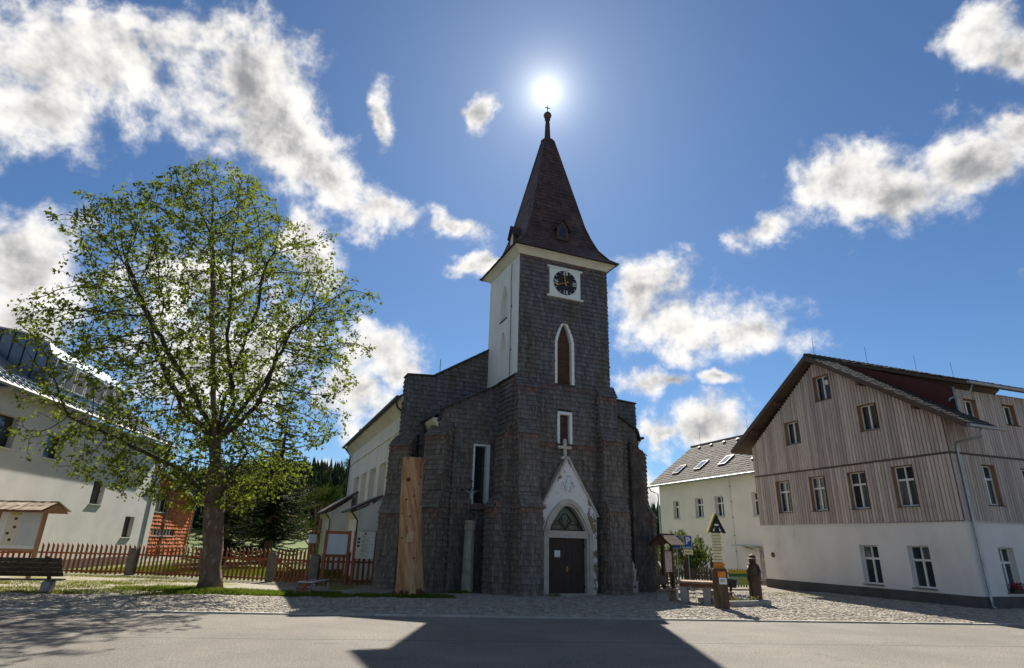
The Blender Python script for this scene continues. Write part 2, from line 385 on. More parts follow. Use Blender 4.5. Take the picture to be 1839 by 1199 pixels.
# ================================================================ CHURCH
church = thing('church', 'shingle-clad church with tall clock tower and pointed spire', 'church', (2.84, 29.96, 0), rad(22.5))
TW, TD, TH = 2.73, 4.45, 17.3
NW, NT_ = 7.3, 4.4                       # nave half-width and its front plane
FRONT = Plane((0, 0, 0), (1, 0, 0), (0, -1, 0)); LEFT = Plane((-TW, 0, 0), (0, 1, 0), (-1, 0, 0)); RIGHT = Plane((TW, 0, 0), (0, 1, 0), (1, 0, 0))
w_bell = Arch(-.02, .58, 10.12, 12.55, 13.65); w_low = Rect(-.46, .40, 7.0, 8.66)
l_up = Arch(2.1, .5, 13.95, 15.2, 16.1); l_lo = Arch(2.15, .5, 10.42, 12.3, 13.3)
def red_under(levels, span=.55):
    def f(z, a):
        for lv in levels:
            if lv - span < z < lv: return max(0, min(.6, (1 - (lv - z) / span) * .5 + rnd.uniform(-.2, .2)))
        return rnd.choice((0, 0, 0, 0, 0, .08, .16))
    return f
m = MB(); wall(m, FRONT, [(-TW, TH), (TW, TH)], 0, [w_bell, w_low], .32); m.build('tower_front_wall', MT['shingle_back'], church)
m = MB(); wall(m, LEFT, [(0, TH), (TD, TH)], 10.33, [l_up, l_lo], .3); m.build('tower_side_wall', MT['plaster'], church, label='white plastered upper side of the tower')
m = MB(); wall(m, LEFT, [(0, 10.33), (TD, 10.33)], 0); wall(m, RIGHT, [(0, TH), (TD, TH)], 0); m.quad((-TW, TD, 0), (TW, TD, 0), (TW, TD, TH), (-TW, TD, TH)); m.build('tower_core', MT['shingle_back'], church)
m = MB()
hp = Rect(-1.6, 1.6, 0, 3.6)
class Gab:
    def iv(s, v): return (-1.5, 1.5) if v < 3.6 else ((-1.5 * (6.2 - v) / 2.6, 1.5 * (6.2 - v) / 2.6) if v < 6.2 else None)
shingles(m, FRONT, lambda z: (-TW, TW), 0.02, TH - .02, [w_bell, w_low, Gab(), Rect(-.98, .98, 15.05, 16.75)], tint=red_under([17.3, 10.1, 6.98], .5))
shingles(m, LEFT, lambda z: (0, 2.3), .02, 10.33, tint=red_under([10.33], .3))
shingles(m, RIGHT, lambda z: (0, TD), 2.0, TH, row=.235, w=.3)
m.build('tower_shingles', MT['shingle'], church, tint=True, stuff=True)
# coping strip where the plaster begins
m = MB(); m.bar((-TW - .05, -.04, 10.36), (-TW - .05, TD, 10.36), .14, .06); m.build('coping', MT['shingle_back'], church)
# openings of the tower
for nm, pl, h, dep in (('louvered_window', FRONT, w_bell, .3), ('louvered_window', FRONT, w_low, .26)):
    fr = MB(); out = h.outline(); n = len(out)
    cx = (h.a0 + h.a1) / 2; cz = h.b0 + .0
    def inset(a, b, k): return (cx + (a - cx) * (1 - k / (h.a1 - h.a0) * 2), b - (k if b > h.b0 + .1 else 0))
    for i in range(n):
        (a, b), (c, d) = out[i], out[(i + 1) % n]
        if b <= h.b0 + .001 and d <= h.b0 + .001: continue
        p, q = inset(a, b, .15), inset(c, d, .15)
        fr.quad(pl.p(a, b, .055), pl.p(c, d, .055), pl.p(c, d, -.0), pl.p(a, b, -.0)); fr.quad(pl.p(a, b, .055), pl.p(*p, .045), pl.p(*q, .045), pl.p(c, d, .055))
        fr.quad(pl.p(*p, .045), pl.p(*p, -dep), pl.p(*q, -dep), pl.p(*q, .045))
    wn = fr.build(nm, MT['whitepaint'], church)
    bk = MB(); bk.poly(opening_fill(pl, h, -dep + .02)); bk.build('backing', MT['darkwood'], wn)
    z = h.b0 + .06
    while z < (h.ap if isinstance(h, Arch) else h.b1) - .1:
        x = h.iv(z + .08)
        if x and x[1] - x[0] > .15:
            s = MB(); l, r_ = x[0] + .06, x[1] - .06
            s.obox(pl.p((l + r_) / 2, z + .08, -dep + .08), pl.u * (r_ - l) / 2, V((0, -.045, .075)), pl.n * .006 + V((0, 0, .004))); s.build('slat', MT['louver'], wn)
        z += .17
    s = MB(); s.obox(pl.p(cx, h.b0 - .03, .02), pl.u * ((h.a1 - h.a0) / 2 + .06), V((0, 0, .03)), pl.n * .07); s.build('sill', MT['shingle_back'], wn)
for h in (l_up, l_lo):
    s = MB(); s.poly(opening_fill(LEFT, h, -.29)); nn = s.build('blind_niche', MT['plaster'], church)
    s = MB(); s.obox(LEFT.p(h.c, h.b0 + .02, -.12), LEFT.u * (h.hw + .03), V((0, 0, .025)), LEFT.n * .17); s.build('sill', MT['shingle_back'], nn)
# lightning conductor on the white side
m = MB(); m.tube([(-TW - .06, .95, 17.0), (-TW - .05, 1.05, 16.0), (-TW - .05, .95, 14.5), (-TW - .05, .95, 10.4)], .018, 5)
for z in (14.4, 11.9): m.bar((-TW, .95, z), (-TW - .1, .75, z), .03, .03)
m.build('lightning_conductor', MT['iron'], church)
# cove cornice and spire
m = MB()
prof = [(0.0, 17.22), (.05, 17.22), (.11, 17.3), (.26, 17.45), (.40, 17.5), (.40, 17.58)]
for (o0, z0), (o1, z1) in zip(prof, prof[1:]):
    for k in range(4):
        def cor(o, z, k):
            return [(-TW - o, -o, z), (TW + o, -o, z), (TW + o, TD + o, z), (-TW - o, TD + o, z)][k % 4]
        m.quad(cor(o0, z0, k), cor(o0, z0, k + 1), cor(o1, z1, k + 1), cor(o1, z1, k))
m.build('cornice', MT['cornice'], church)
SC = (0.0, TD / 2)
sp_prof = [(3.25, 17.56), (2.85, 17.86), (2.35, 18.55), (2.02, 19.35), (1.75, 20.2), (.30, 26.95)]
def sp_hw(z): return lerp_profile([(b, a) for a, b in sp_prof], z)
m = MB(); rows = []; z = 17.56
while z < 26.8: rows.append(z); z += .27 if z > 18.6 else .19
rows.append(26.95)
for z0, z1 in zip(rows, rows[1:]):
    h0, h1 = sp_hw(z0), sp_hw(z1)
    for k in range(4):
        c, s_ = [(1, 0), (0, 1), (-1, 0), (0, -1)][k]
        sy = TD / 2 / TW
        def P3(a, hw, z, off=0.0):
            x, y = a, -(hw + off); x, y = x * c - y * s_, x * s_ + y * c
            return V((SC[0] + x, SC[1] + y * (.86 + .14 * min(1, max(0, (z - 18) / 8))), z))
        x = -h0 - rnd.random() * .2
        while x < h0:
            ww = rnd.uniform(.2, .34); l, q = max(-h0, x), min(h0, x + ww - .006); x += ww
            if q - l < .03: continue
            g = h1 / h0; o = rnd.uniform(.02, .045)
            m.raw([P3(l, h0, z0 - .01, o), P3(q, h0, z0 - .01, o), P3(q * g, h1, z1 + .01, .008), P3(l * g, h1, z1 + .01, .008), P3(l, h0, z0 - .01, 0), P3(q, h0, z0 - .01, 0)], [(0, 1, 2, 3), (4, 5, 1, 0), (0, 3, 4), (1, 5, 2)])
spire = m.build('spire', MT['slate'], church)
m = MB(); core = []
for hw, z in sp_prof:
    ky = .86 + .14 * min(1, max(0, (z - 18) / 8)); hw -= .01
    core.append([(-hw, SC[1] - hw * ky, z), (hw, SC[1] - hw * ky, z), (hw, SC[1] + hw * ky, z), (-hw, SC[1] + hw * ky, z)])
for a, b in zip(core, core[1:]):
    for k in range(4): m.quad(a[k], a[(k + 1) % 4], b[(k + 1) % 4], b[k])
m.poly(core[0]); m.build('spire_core', MT['shingle_back'], spire)
for sg in ((1, 1), (1, -1), (-1, 1), (-1, -1)):
    m = MB(); m.tube([(sg[0] * (hw + .015), SC[1] + sg[1] * (hw + .015) * (.86 + .14 * min(1, max(0, (z - 18) / 8))), z + .03) for hw, z in sp_prof], .045, 5); m.build('hip_ridge', MT['slate'], spire)
m = MB(); m.lathe((SC[0], SC[1], 0), [(.34, 26.85), (.46, 27.0), (.34, 27.1), (.2, 27.3), (.16, 28.3), (.13, 28.7), (.2, 28.78), (.12, 28.84)], 10); fin = m.build('finial', MT['slate'], spire, smooth=False)
m = MB(); m.lathe((SC[0], SC[1], 29.12), [(.02, -.26), (.16, -.21), (.25, -.1), (.27, 0), (.25, .1), (.16, .21), (.02, .26)], 16); m.build('ball', MT['ball'], spire, smooth=True)
m = MB(); m.bar((0, SC[1], 29.36), (0, SC[1], 29.95), .04, .04); m.bar((-.18, SC[1], 29.75), (.18, SC[1], 29.75), .04, .04); m.build('spire_cross', MT['iron'], spire)
# small gabled dormers on the spire
for k in range(2):
    rotz = Matrix.Rotation(-math.pi / 2 * k, 4, 'Z'); off = V((SC[0], SC[1], 0))
    def D(x, y, z):
        p = rotz @ V((x, y, 0)); return V((p.x, p.y * (.9), 0)) + off + V((0, 0, z))
    yf = -2.32; m = MB()
    m.poly([D(-.36, yf, 18.75), D(.36, yf, 18.75), D(.36, yf, 19.5), D(0, yf, 20.05), D(-.36, yf, 19.5)])
    for s_ in (-1, 1): m.poly([D(s_ * .36, yf, 18.75), D(s_ * .36, yf, 19.5), D(s_ * .36, -1.5, 19.5), D(s_ * .36, -1.5, 18.75)])
    dm = m.build('spire_dormer', MT['slate'], spire)
    m = MB()
    for s_ in (-1, 1): m.prism([D(0, yf - .12, 20.12), D(s_ * .5, yf - .12, 19.38), D(s_ * .5, -1.3, 19.38), D(0, -1.3, 20.12)], (0, 0, .05))
    m.build('dormer_roof', MT['slate'], dm)
    m = MB(); m.poly([D(-.2, yf - .01, 18.9), D(.2, yf - .01, 18.9), D(.2, yf - .01, 19.35), D(.1, yf - .01, 19.58), D(0, yf - .01, 19.65), D(-.1, yf - .01, 19.58), D(-.2, yf - .01, 19.35)]); m.build('dormer_window', MT['glass'], dm)
# clock
m = MB(); m.box(-.96, .96, -.12, 0, 15.06, 16.76); m.box(-1.1, 1.1, -.17, 0, 16.72, 16.82); m.box(-1.12, 1.12, -.17, 0, 14.98, 15.07); clock = m.build('clock', MT['whitepaint'], church, label='square white tower clock with black dial and gilt hands')
def disc(mb, c, r, y, n=40): mb.poly([(c[0] + r * math.cos(2 * math.pi * i / n), y, c[1] + r * math.sin(2 * math.pi * i / n)) for i in range(n)])
CC = (0.0, 15.92)
m = MB(); disc(m, CC, .73, -.135); m.build('dial', MT['black'], clock)
def glyph(name, strokes, ang):
    mb = MB(); a = rad(ang); rr = .575
    for (x0, y0, x1, y1, w) in strokes:
        # dial coordinates: upright at XII, turned so that every figure stands towards the rim
        def T(x, y):
            X, Y = x, y + rr; c, s_ = math.cos(-a), math.sin(-a); return V((CC[0] + X * c - Y * s_, -.15, CC[1] + X * s_ + Y * c))
        mb.bar(T(x0, y0), T(x1, y1), w, .012, (0, -1, 0))
    mb.build(name, MT['whitepaint'], clock)
h_ = .12
glyph('numeral_twelve', [(-.14, -h_, -.0, h_, .04), (-.0, -h_, -.14, h_, .022), (.06, -h_, .06, h_, .035), (.13, -h_, .13, h_, .035)], 0)
glyph('numeral_three', [(-.09, -h_, -.09, h_, .035), (0, -h_, 0, h_, .035), (.09, -h_, .09, h_, .035)], 90)
glyph('numeral_six', [(-.14, h_, -.08, -h_, .04), (-.02, h_, -.08, -h_, .022), (.08, -h_, .08, h_, .035)], 180)
glyph('numeral_nine', [(-.12, -h_, -.12, h_, .035), (-.04, -h_, .1, h_, .04), (.1, -h_, -.04, h_, .022)], 270)
for i in range(12):
    if i % 3: glyph('hour_mark', [(0, .05, 0, .13, .035)], i * 30)
for nm, ang, L, w in (('hour_hand', -10, .40, .055), ('minute_hand', -112, .56, .045)):
    a = rad(ang); dv = V((math.sin(a), 0, math.cos(a))); c = V((CC[0], -.17, CC[1])); mb = MB()
    mb.bar(c - dv * .16, c + dv * L, w, .012, (0, -1, 0)); px = dv.cross(V((0, 1, 0)))
    mb.prism([c + dv * L, c + dv * (L - .1) + px * .06, c + dv * (L + .1), c + dv * (L - .1) - px * .06], (0, -.012, 0)); mb.prism([c - dv * .2 + px * .045, c - dv * .1 + px * .045, c - dv * .1 - px * .045, c - dv * .2 - px * .045], (0, -.012, 0))
    mb.build(nm, MT['gold'], clock)

# buttresses: a profile of shrinking stages with sloping set-offs
def buttress(o, ang, w, st, label=None):
    """o = foot on the wall line, ang = outward direction in church axes, st = [(z0, z1, depth)...]"""
    n = V((math.cos(ang), math.sin(ang), 0)); u = V((-n.y, n.x, 0)); o = V(o)
    prof = [(0, 0), (st[0][2], 0)]
    for i, (z0, z1, d) in enumerate(st):
        prof.append((d, z1)); nz, nd = (st[i + 1][0], st[i + 1][2]) if i + 1 < len(st) else (z1 + (.62 if i else .7), -.02)
        prof.append((nd, nz))
    prof.append((-.3, prof[-1][1])); prof.append((-.3, 0))
    mb = MB(); mb.prism([o - u * w / 2 + n * d + V((0, 0, z)) for d, z in prof], u * w)
    b = mb.build('buttress', MT['shingle_back'], church, label=label)
    sh = MB(); caps = []
    for i, (z0, z1, d) in enumerate(st):
        f = Plane(o - u * w / 2 + n * d, u, n); zs = 0.0 if i == 0 else z0
        shingles(sh, f, lambda z: (0, w), zs + .02, z1, tint=red_under([z1], .6))
        nz, nd = (st[i + 1][0], st[i + 1][2]) if i + 1 < len(st) else (z1 + (.62 if i else .7), 0)
        # sloping set-off with its own courses
        top = V((0, 0, nz)) + n * nd; bot = V((0, 0, z1 - .06)) + n * (d + .10); k = 4
        nv = (top - bot).cross(u); nv = nv if nv.z > 0 else -nv; nv.normalize()
        for r_ in range(k):
            A = bot.lerp(top, r_ / k); B = bot.lerp(top, min(1.0, (r_ + 1.15) / k)); x = -.05
            while x < w + .05:
                ww = rnd.uniform(.11, .19); l, q = x, min(w + .05, x + ww - .006); x += ww
                e = nv * rnd.uniform(.04, .06); base = o - u * w / 2
                sh.raw([base + u * l + A + e, base + u * q + A + e, base + u * q + B + nv * .012, base + u * l + B + nv * .012, base + u * l + A, base + u * q + A], [(0, 1, 2, 3), (4, 5, 1, 0), (0, 3, 4), (1, 5, 2)], rnd.choice((0, 0, 0, .1)))
    def dep(z):
        for i, (z0, z1, d) in enumerate(st):
            zs = 0 if i == 0 else z0
            if zs <= z <= z1: return d
            nz, nd = (st[i + 1][0], st[i + 1][2]) if i + 1 < len(st) else (z1 + (.62 if i else .7), 0)
            if z1 < z < nz: return d + (nd - d) * (z - z1) / (nz - z1)
        return 0
    ztop = st[-1][1] + .5
    for sgn in (-1, 1):
        sp = Plane(o + u * sgn * w / 2, n, u * sgn)
        shingles(sh, sp, lambda z: (0, dep(z)) if dep(z) > .08 else None, .02, ztop, tint=lambda z, a: rnd.choice((0, 0, .1, .25)) + (.3 if a > dep(z) - .3 and any(abs(z - s[1] + .1) < .4 for s in st) else 0))
    sh.build('shingle_cladding', MT['shingle'], b, tint=True, stuff=True)
    return b
TST = [(0, 3.82, 1.02), (4.5, 7.3, .62), (8.0, 9.7, .33)]
PI = math.pi
buttress((-2.28, 0, 0), -PI / 2, 1.06, TST); buttress((2.38, 0, 0), -PI / 2, 1.06, TST)
SST = [(0, 3.82, 1.0), (4.5, 7.3, .55), ]
buttress((-TW, .62, 0), PI, 1.06, SST); buttress((TW, .62, 0), 0, 1.06, SST)
AST = [(0, 3.75, 1.0), (4.55, 7.25, .62)]
buttress((-5.75, 2.5, 0), PI * 1.25, 1.15, AST); buttress((5.75, 2.5, 0), -PI * .25, 1.15, AST)
NST = [(0, 3.5, .98), (4.4, 6.9, .62)]
buttress((-7.08, 4.58, 0), PI * 1.25, 1.2, NST); buttress((7.08, 4.58, 0), -PI * .25, 1.25, NST)

# annexes left and right of the tower, nave front above them
AT, AS = 2.3, 5.9
ANX = Plane((0, AT, 0), (1, 0, 0), (0, -1, 0)); NAV = Plane((0, NT_, 0), (1, 0, 0), (0, -1, 0))
a_win = Rect(-4.12, -3.2, 3.98, 7.02)
for sg in (-1, 1):
    prof = [(-AS - .12, 8.0), (-AS, 8.58), (-2.7, 10.33)] if sg < 0 else [(2.7, 10.33), (AS, 8.58), (AS + .12, 8.0)]
    hs = [a_win] if sg < 0 else []
    m = MB(); wall(m, ANX, prof, 0, hs, .35); x = sg * (AS + .1); m.quad((x, AT, 0), (x, NT_, 0), (x, NT_, 8.1), (x, AT, 8.1)); an = m.build('annex_wall', MT['shingle_back'], church)
    m = MB()
    def ext(z):
        e = AS + .1 if z < 8.0 else (AS if z < 8.58 else AS - (z - 8.58) / 1.75 * 3.17)
        return e
    inv = (lambda z: (-ext(z), -2.75)) if sg < 0 else (lambda z: (2.75, ext(z)))
    shingles(m, ANX, inv, .02, 10.25, hs, tint=red_under([3.95], .4) if sg < 0 else None)
    sp_ = Plane((x, AT, 0), (0, 1, 0), (sg, 0, 0)); shingles(m, sp_, lambda z: (0, NT_ - AT), .02, 7.7, tint=red_under([7.7], .7))
    m.build('shingle_cladding', MT['shingle'], an, tint=True, stuff=True)
    m = MB(); m.bar((sg * 2.72, AT - .06, 10.37), (sg * (AS + .05), AT - .06, 8.61), .3, .06, (0, 0, 1)); m.build('coping', MT['shingle_back'], an)
    m = MB(); m.bar((sg * (AS + .04), AT - .06, 8.58), (sg * (AS + .18), AT - .06, 8.0), .3, .06, (1, 0, 0)); m.build('coping', MT['shingle_back'], an)
    m = MB(); m.prism([(sg * 2.75, AT + .1, 10.25), (sg * (AS + .45), AT + .1, 8.2), (sg * (AS + .45), NT_ - .02, 8.2), (sg * 2.75, NT_ - .02, 10.25)], (0, 0, .06)); m.build('lean_to_roof', MT['slate'], an)
    m = MB(); m.prism([(sg * (AS + .11), AT + .1, 7.7), (sg * (AS + .42), AT + .1, 8.05), (sg * (AS + .42), AT + .1, 8.18), (sg * (AS + .11), AT + .1, 8.18)], (0, 1.9, 0)); m.build('eave_moulding', MT['cornice'], an)
    m = MB(); m.tube([(sg * (AS + .5), AT, 8.22), (sg * (AS + .5), NT_, 8.22)], .08, 8); gg = m.build('gutter', MT['green_metal'], an)
    m = MB(); m.tube([(sg * (AS + .5), NT_ - .4, 8.18), (sg * (AS + .3), NT_ - .25, 7.6), (sg * (AS + .2), NT_ - .2, 7.2), (sg * (AS + .2), NT_ - .2, .2)], .06, 7); m.build('downpipe', MT['green_metal'], gg)
# tall side window with white surround
m = MB(); w0, w1 = a_win.a0, a_win.a1
for x0, x1, z0, z1 in ((w0, w0 + .1, 3.98, 7.02), (w1 - .16, w1, 3.98, 7.02), (w0 + .1, w1 - .16, 6.9, 7.02)): m.box(x0, x1, AT - .06, AT + .33, z0, z1)
tw_ = m.build('tall_window', MT['whitepaint'], church, label='tall narrow window with white surround')
m = MB(); m.quad((w0 + .09, AT + .3, 4.02), (w1 - .15, AT + .3, 4.02), (w1 - .15, AT + .3, 6.92), (w0 + .09, AT + .3, 6.92)); m.build('pane', MT['glass'], tw_)
for z in (4.95, 5.95):
    m = MB(); m.bar((w0 + .1, AT + .28, z), (w1 - .16, AT + .28, z), .03, .03); m.build('glazing_bar', MT['iron'], tw_)
m = MB(); m.prism([(w0, AT - .1, 3.7), (w0, AT + .32, 4.05), (w0, AT + .32, 3.7)], (w1 - w0, 0, 0)); m.build('sill', MT['shingle_back'], tw_)
gp = [(-7.36, 10.75), (-5.9, 10.85), (0, 14.5), (5.9, 10.85), (7.36, 10.75)]
m = MB(); wall(m, NAV, gp, 0); nf = m.build('nave_front_wall', MT['shingle_back'], church)
def niv(z):
    if z < 10.75: return (-7.36, 7.36)
    x = 5.9 - (z - 10.85) / 3.65 * 5.9; return (-x, x) if x > .1 else None
m = MB()
shingles(m, NAV, lambda z: (niv(z)[0], min(-2.6, niv(z)[1])) if niv(z) and niv(z)[0] < -2.75 else None, .02, 14.3, tint=red_under([], .1))
shingles(m, NAV, lambda z: (max(2.7, niv(z)[0]), niv(z)[1]) if niv(z) and niv(z)[1] > 2.85 else None, 4.0, 14.3)
for sg in (-1, 1):
    pl = Plane((sg * 7.36, NT_, 0), (0, 1, 0), (sg, 0, 0)); shingles(m, pl, lambda z: (0, .75), 0.02, 10.7)
m.build('shingle_cladding', MT['shingle'], nf, tint=True, stuff=True)
for sg in (-1, 1):
    m = MB(); m.quad((sg * 7.35, NT_, 0), (sg * 7.35, NT_ + .75, 0), (sg * 7.35, NT_ + .75, 10.75), (sg * 7.35, NT_, 10.75)); m.quad((sg * 7.35, NT_ + .75, 0), (sg * 5.9, NT_ + .75, 0), (sg * 5.9, NT_ + .75, 10.8), (sg * 7.35, NT_ + .75, 10.75)); m.build('gable_return', MT['shingle_back'], nf)
    m = MB(); m.bar((sg * 7.42, NT_ + .35, 10.8), (sg * 5.85, NT_ + .35, 10.9), .95, .09); m.bar((sg * 5.9, NT_ + .3, 10.92), (0, NT_ + .3, 14.58), .85, .1); m.build('gable_coping', MT['shingle_back'], nf)
m = MB(); m.bar((-5.5, NT_ + .3, 11.1), (-5.5, NT_ + .3, 12.0), .03, .03); m.build('lightning_rod', MT['iron'], nf)
# nave: white side wall with blind bays, roof
NL = 26.0
SIDE = Plane((-7.0, NT_ + .75, 0), (0, 1, 0), (-1, 0, 0))
bays = [Rect(1.5 + i * 3.4, 1.5 + i * 3.4 + 2.2, 1.2 if i > 0 else 1.2, 6.75) for i in range(5)]
m = MB(); wall(m, SIDE, [(0, 9.3), (NL - 5.2, 9.3)], 0, bays, .45); m.quad((7.0, NT_, 0), (7.0, NL, 0), (7.0, NL, 9.3), (7.0, NT_, 9.3)); m.quad((-7, NL, 0), (7, NL, 0), (7, NL, 9.3), (-7, NL, 9.3))
nv_ = m.build('nave_wall', MT['plaster'], church, label='white plastered nave wall with recessed bays')
for b in bays:
    m = MB(); m.poly(opening_fill(SIDE, b, -.44)); bp = m.build('bay_panel', MT['plaster'], nv_)
    m = MB(); m.poly([SIDE.p(b.a0 + .55, 3.3, -.43), SIDE.p(b.a1 - .55, 3.3, -.43), SIDE.p(b.a1 - .55, 5.6, -.43), SIDE.p((b.a0 + b.a1) / 2, 6.2, -.43), SIDE.p(b.a0 + .55, 5.6, -.43)]); m.build('window', MT['glass'], bp)
m = MB(); m.bar((-7.04, NT_ + .75, 8.1), (-7.04, NL, 8.1), .1, .12); m.build('string_course', MT['plaster'], nv_)
m = MB(); m.prism([(-7.0, NT_ + .3, 9.0), (-7.25, NT_ + .3, 9.28), (-7.5, NT_ + .3, 9.5), (-7.5, NT_ + .3, 9.62), (-7.0, NT_ + .3, 9.62)], (0, NL - NT_ - .3, 0)); m.build('eave_moulding', MT['cornice'], nv_)
m = MB()
for sg in (-1, 1): m.prism([(sg * 7.65, NT_ + .7, 9.6), (0, NT_ + .7, 14.35), (0, NL + .3, 14.35), (sg * 7.65, NL + .3, 9.6)], (0, 0, .1))
m.build('nave_roof', MT['slate'], church)
m = MB(); m.tube([(-7.72, NT_ + .55, 9.62), (-7.72, NL + .3, 9.62)], .1, 8); m.tube([(-7.72, NT_ + 1.0, 9.55), (-7.6, NT_ + .9, 9.1), (-7.14, NT_ + .85, 8.75), (-7.12, NT_ + .85, 7.6)], .06, 7); m.tube([(-7.72, NL - .6, 9.55), (-7.15, NL - .6, 8.9), (-7.15, NL - .6, .2)], .07, 7); m.build('gutter', MT['green_metal'], church)
m = MB(); m.box(-6.6, -6.0, NL - .8, NL - .1, 9.5, 11.2); m.build('chimney', MT['shingle_back'], church)
# low porch against the nave wall and the sacristy behind it
def lean_to(name, s0, s1, t0, t1, z0, z1, label):
    """shed-roofed white block: roof falls from z1 at s1 (nave side) to z0 at s0"""
    m = MB(); fr = Plane((s0, t0, 0), (1, 0, 0), (0, -1, 0)); L = s1 - s0
    wall(m, fr, [(0, z0), (L, z1)], 0, [Rect(L * .3, L * .3 + .8, 1.3, 2.7)], .2)
    m.quad((s0, t0, 0), (s0, t1, 0), (s0, t1, z0), (s0, t0, z0)); m.quad((s0, t1, 0), (s1, t1, 0), (s1, t1, z1), (s0, t1, z0)); o = m.build(name, MT['plaster'], church, label=label)
    window(o, fr, Rect(L * .3, L * .3 + .8, 1.3, 2.7), .2, '2')
    m = MB(); m.prism([(s0 - .45, t0 - .3, z0 - .05), (s1, t0 - .3, z1 + .12), (s1, t1 + .2, z1 + .12), (s0 - .45, t1 + .2, z0 - .05)], (0, 0, .14)); m.build('shed_roof', MT['slate'], o)
    m = MB(); m.prism([(s0, t0 - .2, z0 - .5), (s0 - .3, t0 - .2, z0 - .12), (s0, t0 - .2, z0 - .0)], (0, t1 - t0, 0)); m.build('eave_moulding', MT['cornice'], o)
    m = MB(); m.tube([(s0 - .5, t0 - .3, z0 - .02), (s0 - .5, t1, z0 - .02)], .08, 7); m.tube([(s0 - .5, t0 - .1, z0 - .1), (s0 - .1, t0 - .15, z0 - .6), (s0 - .1, t0 - .15, .2)], .055, 6); m.build('downpipe', MT['green_metal'], o)
lean_to('porch', -8.25, -7.0, 10.3, 14.2, 3.85, 4.5, 'low white side porch with shed roof')
lean_to('sacristy', -8.7, -7.0, 20.0, 26.0, 4.1, 5.35, 'white sacristy with shed roof at the far end')

# ---------------------------------------------------------------- portal
portal = MB(); PF = Plane((0, -.36, 0), (1, 0, 0), (0, -1, 0))
door_h = Arch(-.06, 1.12, 0.0, 2.75, 4.1, 1.9)
wall(portal, PF, [(-1.6, 3.6), (-.06, 6.25), (1.52, 3.6)], 0, [door_h], .34)
for x in (-1.6, 1.52): portal.quad((x, -.36, 0), (x, 0, 0), (x, 0, 3.6), (x, -.36, 3.6))
portal = portal.build('portal', MT['plaster_peel'], church, label='gabled white portal with peeling plaster')
for sg, x in ((-1, -1.6), (1, 1.52)):
    m = MB(); m.bar((-.06, -.22, 6.32), (x + sg * .1, -.22, 3.52), .42, .09, (0, 0, 1)); m.build('gable_coping', MT['stone'], portal)
m = MB()   # stone surround: jambs, pointed arch and lintel
def ring(mb, h, k, y0, y1):
    pts = [(a, b) for a, b in h.outline()][1:]; pts.append((h.a0, h.b0)); cx = h.c
    outp = [(cx + (a - cx) * (1 + k / h.hw), b + (k if b > h.sp + .01 else (0 if b < .1 else k * .15)) * min(1, max(.0, (b - h.sp) / .5 + .15))) for a, b in pts]
    for i in range(len(pts) - 1):
        a, b, c, d = pts[i], pts[i + 1], outp[i + 1], outp[i]
        f = lambda p, y: V((p[0], y, p[1]))
        mb.quad(f(a, y0), f(b, y0), f(c, y0), f(d, y0)); mb.quad(f(a, y0), f(b, y0), f(b, y1), f(a, y1)); mb.quad(f(d, y0), f(c, y0), f(c, y1), f(d, y1))
ring(m, door_h, .2, -.46, -.3); ring(m, Arch(-.06, 1.02, 0, 2.75, 3.98, 1.9), .12, -.38, -.04)
m.build('stone_arch', MT['stone'], portal)
m = MB(); m.box(-1.12, 1.0, -.4, -.06, 2.5, 2.78); m.box(-1.16, 1.04, -.43, -.06, 2.74, 2.82); m.build('lintel', MT['stone'], portal)
m = MB(); m.box(-1.3, 1.2, -.75, -.1, 0, .06); m.build('threshold', MT['stone'], portal)
for sg in (0, 1):
    x0, x1 = (-1.08, -.065) if sg == 0 else (-.055, .96)
    m = MB(); m.box(x0, x1, -.1, -.02, .06, 2.5); lf = m.build('door_leaf', MT['door'], portal)
    for z0, z1 in ((.2, 1.15), (1.3, 1.9), (2.05, 2.38)):
        m = MB(); m.box(x0 + .3 if sg == 0 else x0 + .3, x1 - .3 if sg else x1 - .28, -.118, -.1, z0, z1); m.build('door_panel', MT['door'], lf)
    for z in (.35, 2.15):
        m = MB(); hx = x0 if sg == 0 else x1; m.box(hx - .05, hx + .05, -.15, -.1, z - .07, z + .07); m.build('hinge', MT['iron'], lf)
    if sg == 0:
        m = MB(); m.box(-.70, -.34, -.135, -.119, 1.55, 1.96); nt = m.build('notice_frame', MT['darkwood'], lf); m = MB(); m.quad((-.67, -.139, 1.64), (-.37, -.139, 1.64), (-.37, -.139, 1.93), (-.67, -.139, 1.93)); m.build('paper', MT['whitepaint'], nt)
        m = MB(); m.bar((-.6, -.141, 1.72), (-.44, -.141, 1.72), .015, .002); m.bar((-.62, -.141, 1.8), (-.42, -.141, 1.8), .012, .002); m.build('printed_line', MT['iron'], nt)
    else:
        m = MB(); m.box(-.02, .03, -.125, -.1, 1.0, 1.25); hd = m.build('handle_plate', MT['gold'], lf); m = MB(); m.tube([(.005, -.12, 1.15), (.005, -.16, 1.15), (.1, -.16, 1.15)], .012, 6); m.build('handle', MT['gold'], hd)
